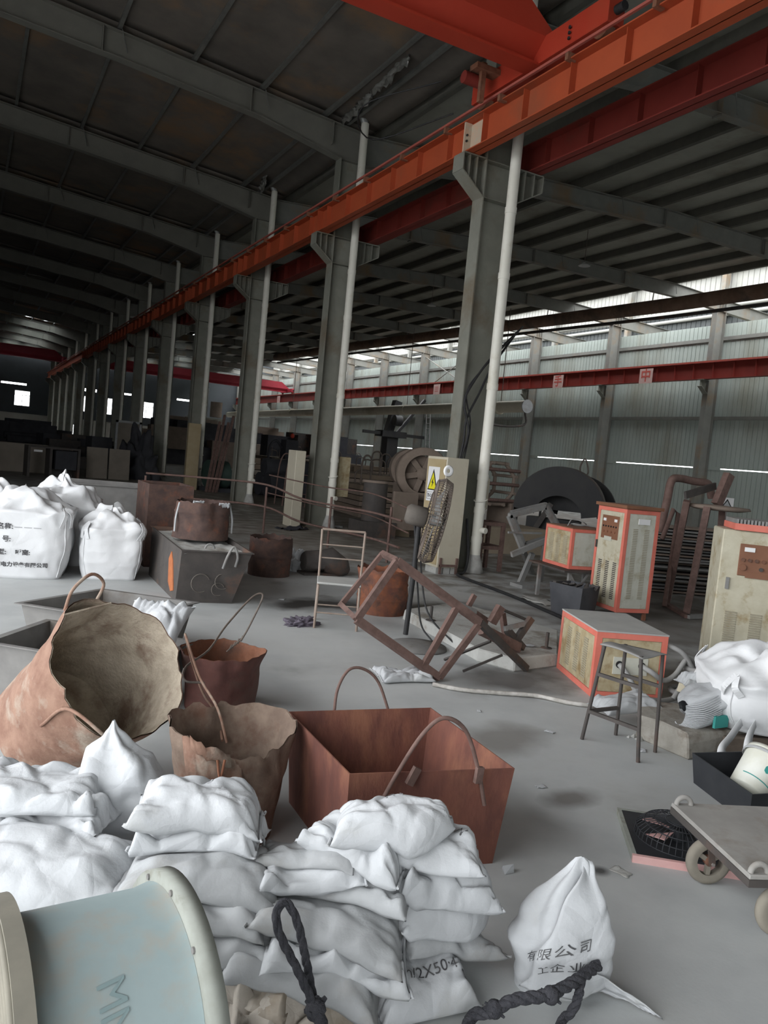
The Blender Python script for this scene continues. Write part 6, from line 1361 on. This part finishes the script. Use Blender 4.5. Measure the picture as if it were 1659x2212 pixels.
# ---- clutter in the low hall
m_brk = mat('brown_heap', (0.15,0.115,0.085), (0.20,0.155,0.115), rough=0.95, scale=2, bump=0.4)
t = thing('timber_stack', 'long tan stack topped with rubble beyond the railing', 'stack', (12.2,29.5,0), -0.05)
for k in range(5): MB().box(-2.6,-1.0,0.22*k,2.6,1.0,0.22*k+0.19).build('layer', m_tanw if k % 2 else m_brk, t)
random.seed(5)
for k in range(18): a = random.uniform(0.12,0.3); MB().cbox((random.uniform(-2.4,2.4), random.uniform(-0.8,0.6), 1.08+a/2), a*1.6, a*1.2, a).build('block', m_brk if k % 4 else m_sackg, t)
t = thing('pipe_bundle', 'fat black pipe lengths lying by the third drainpipe', 'pipes', (10.3,26.4,0), 0.05)
for y, z, r in ((0,0.42,0.42),(0.8,0.42,0.42),(0.4,1.05,0.32)): MB().cyl((-0.9,y,z),(0.9,y,z), r, n=22).build('pipe', m_dk, t)
t = thing('wire_rack', 'tall rusty wire hoop rack behind the railing', 'rack', (9.3,22.6,0))
for x in (-0.4, 0.35):
    for y in (0, 0.7): MB().tube(smoothpts([(x-0.28,y,0),(x-0.2,y,1.3),(x,y,1.62),(x+0.2,y,1.3),(x+0.28,y,0)], 5), 0.022, 6).build('hoop', m_iron, t)
for z in (0.4, 1.0): MB().tube([(-0.6,0,z),(0.6,0,z)], 0.018, 6).build('tie_bar', m_iron, t)
def loops(label, x, y, rot, w, d, h, n, seed):
    random.seed(seed); t = thing('rebar_stack', label, 'stack', (x,y,0), rot)
    for k in range(6): MB().box(-w/2,-d/2,h/6*k,w/2,d/2,h/6*k+h/7).build('layer', m_brk if k % 2 else m_machine, t)
    for k in range(n):
        px = random.uniform(-w*0.45,w*0.45); py = random.uniform(-d*0.4,d*0.4); hh = random.uniform(0.3,0.85); ww = random.uniform(0.10,0.3)
        MB().tube(smoothpts([(px-ww,py,h-0.02),(px-ww,py,h+hh*0.8),(px,py,h+hh),(px+ww,py,h+hh*0.8),(px+ww,py,h-0.02)], 4), 0.028, 6).build('loop', m_wire, t)
    return t
loops('stack of steel with a crowd of bent rod loops, left of the press', 14.6, 26.5, -0.15, 4.6, 3.2, 1.15, 16, 3)
loops('low brown steel stack past the second drainpipe', 11.6, 21.0, -0.1, 3.0, 2.2, 0.95, 3, 8)
loops('long steel stack in the far low hall below the duct', 17.5, 40.0, 0, 6.0, 7.0, 1.3, 10, 12)
loops('wide steel stack along the pale green wall beyond the press', 22.5, 52.0, 0, 4.5, 5.0, 1.2, 8, 15)
t = thing('hook_machine', 'dark machine with a small red ball on top, standing far in the low hall', 'machine', (13.2,34.5,0))
MB().box(-0.7,-0.5,0,0.7,0.5,1.3).build('body', m_dk, t, bevel=0.05); MB().tube(smoothpts([(-0.9,0,0),(-0.9,0,1.7),(-0.6,0,2.1),(-0.3,0,1.8)], 5), 0.06, 6).build('hook', m_dk, t); MB().box(-0.25,-0.4,1.3,0.35,0.3,2.2).build('column', m_dk, t); MB().lathe([(0,0.12),(0.08,0.08),(0.1,0),(0.08,-0.08),(0,-0.12)], 12, c=(0.1,-0.2,2.4)).build('red_ball', c_red, t)  # unclear far dark shape, built as a machine; plain red ball on top
stock('dark machinery crowding the far end of the low hall', 16.0, 58, 12, 8, 3.2, 34, 0, m_dk, m_machine, 21, cat='machinery', name='far_machinery')
stock('second dark machine group beyond the duct', 20.5, 48, 6, 5, 3.0, 20, 0.1, m_dk, m_dsteel, 22, cat='machinery', name='far_machinery')
t = thing('dust_collector', 'pale grey vertical duct tower far down the low hall', 'machine', (17.4,66.5,0))
MB().cyl((0,0,0),(0,0,6.3), 0.45, n=18).build('tower', m_sackg, t); MB().box(-1.2,-0.8,2.6,1.6,0.8,3.8).build('hopper_box', c_col, t); MB().cyl((1.2,0,3.9),(1.2,0,5.2), 0.5, n=16).build('cyclone', m_machine, t)
# plastic film and white scraps
def scrap(label, p, s, seed, m_=None, name='paper_scrap', cat='paper'):
    o = MB().grid(lambda u, v: ((u-0.5)*s*1.6 + 0.2*s*noise.noise(Vector((u*3,v*3,seed))), (v-0.5)*s + 0.2*s*noise.noise(Vector((v*3,u*3,seed+5))), 0.004 + 0.22*s*abs(noise.noise(Vector((u*3,v*3,seed+9))))), 8, 6).build(name, m_ or m_sack, None, solid=0.001); o.location = p; o.rotation_euler.z = seed; tag(o, label, cat)
scrap('tiny white paper scrap on open floor above the red bin', (3.346,4.464,0.000), 0.028, 1); scrap('white scrap on the floor before the low salmon cabinet', (3.594,3.980,0.000), 0.04, 2)
scrap('pale scrap on the floor right of the red bin corner', (2.930,3.266,0.000), 0.04, 3); scrap('white paper flake beside the drums, next to the hopper', (3.324,8.439,0.000), 0.06, 4)
scrap('crumpled grey scrap on the floor left of the black fan', (2.681,2.407,0.000), 0.055, 5, m_conc); scrap('white crumpled paper on the slab behind the iron frame', (4.741,5.679,0.125), 0.08, 6)
scrap('white scrap under the stool legs', (4.010,3.538,0.000), 0.045, 7); scrap('clear crumpled plastic film on the floor before the slate crate', (7.009,8.257,0.000), 0.32, 8, m_conc, 'plastic_film', 'film'); scrap('white card at the foot of the second drainpipe', (7.787,16.835,0.020), 0.25, 9)
scrap('dark rag lying on the dusty floor inside the railing', (6.411,16.091,0.000), 0.45, 10, m_dkcloth, 'rag', 'rag')
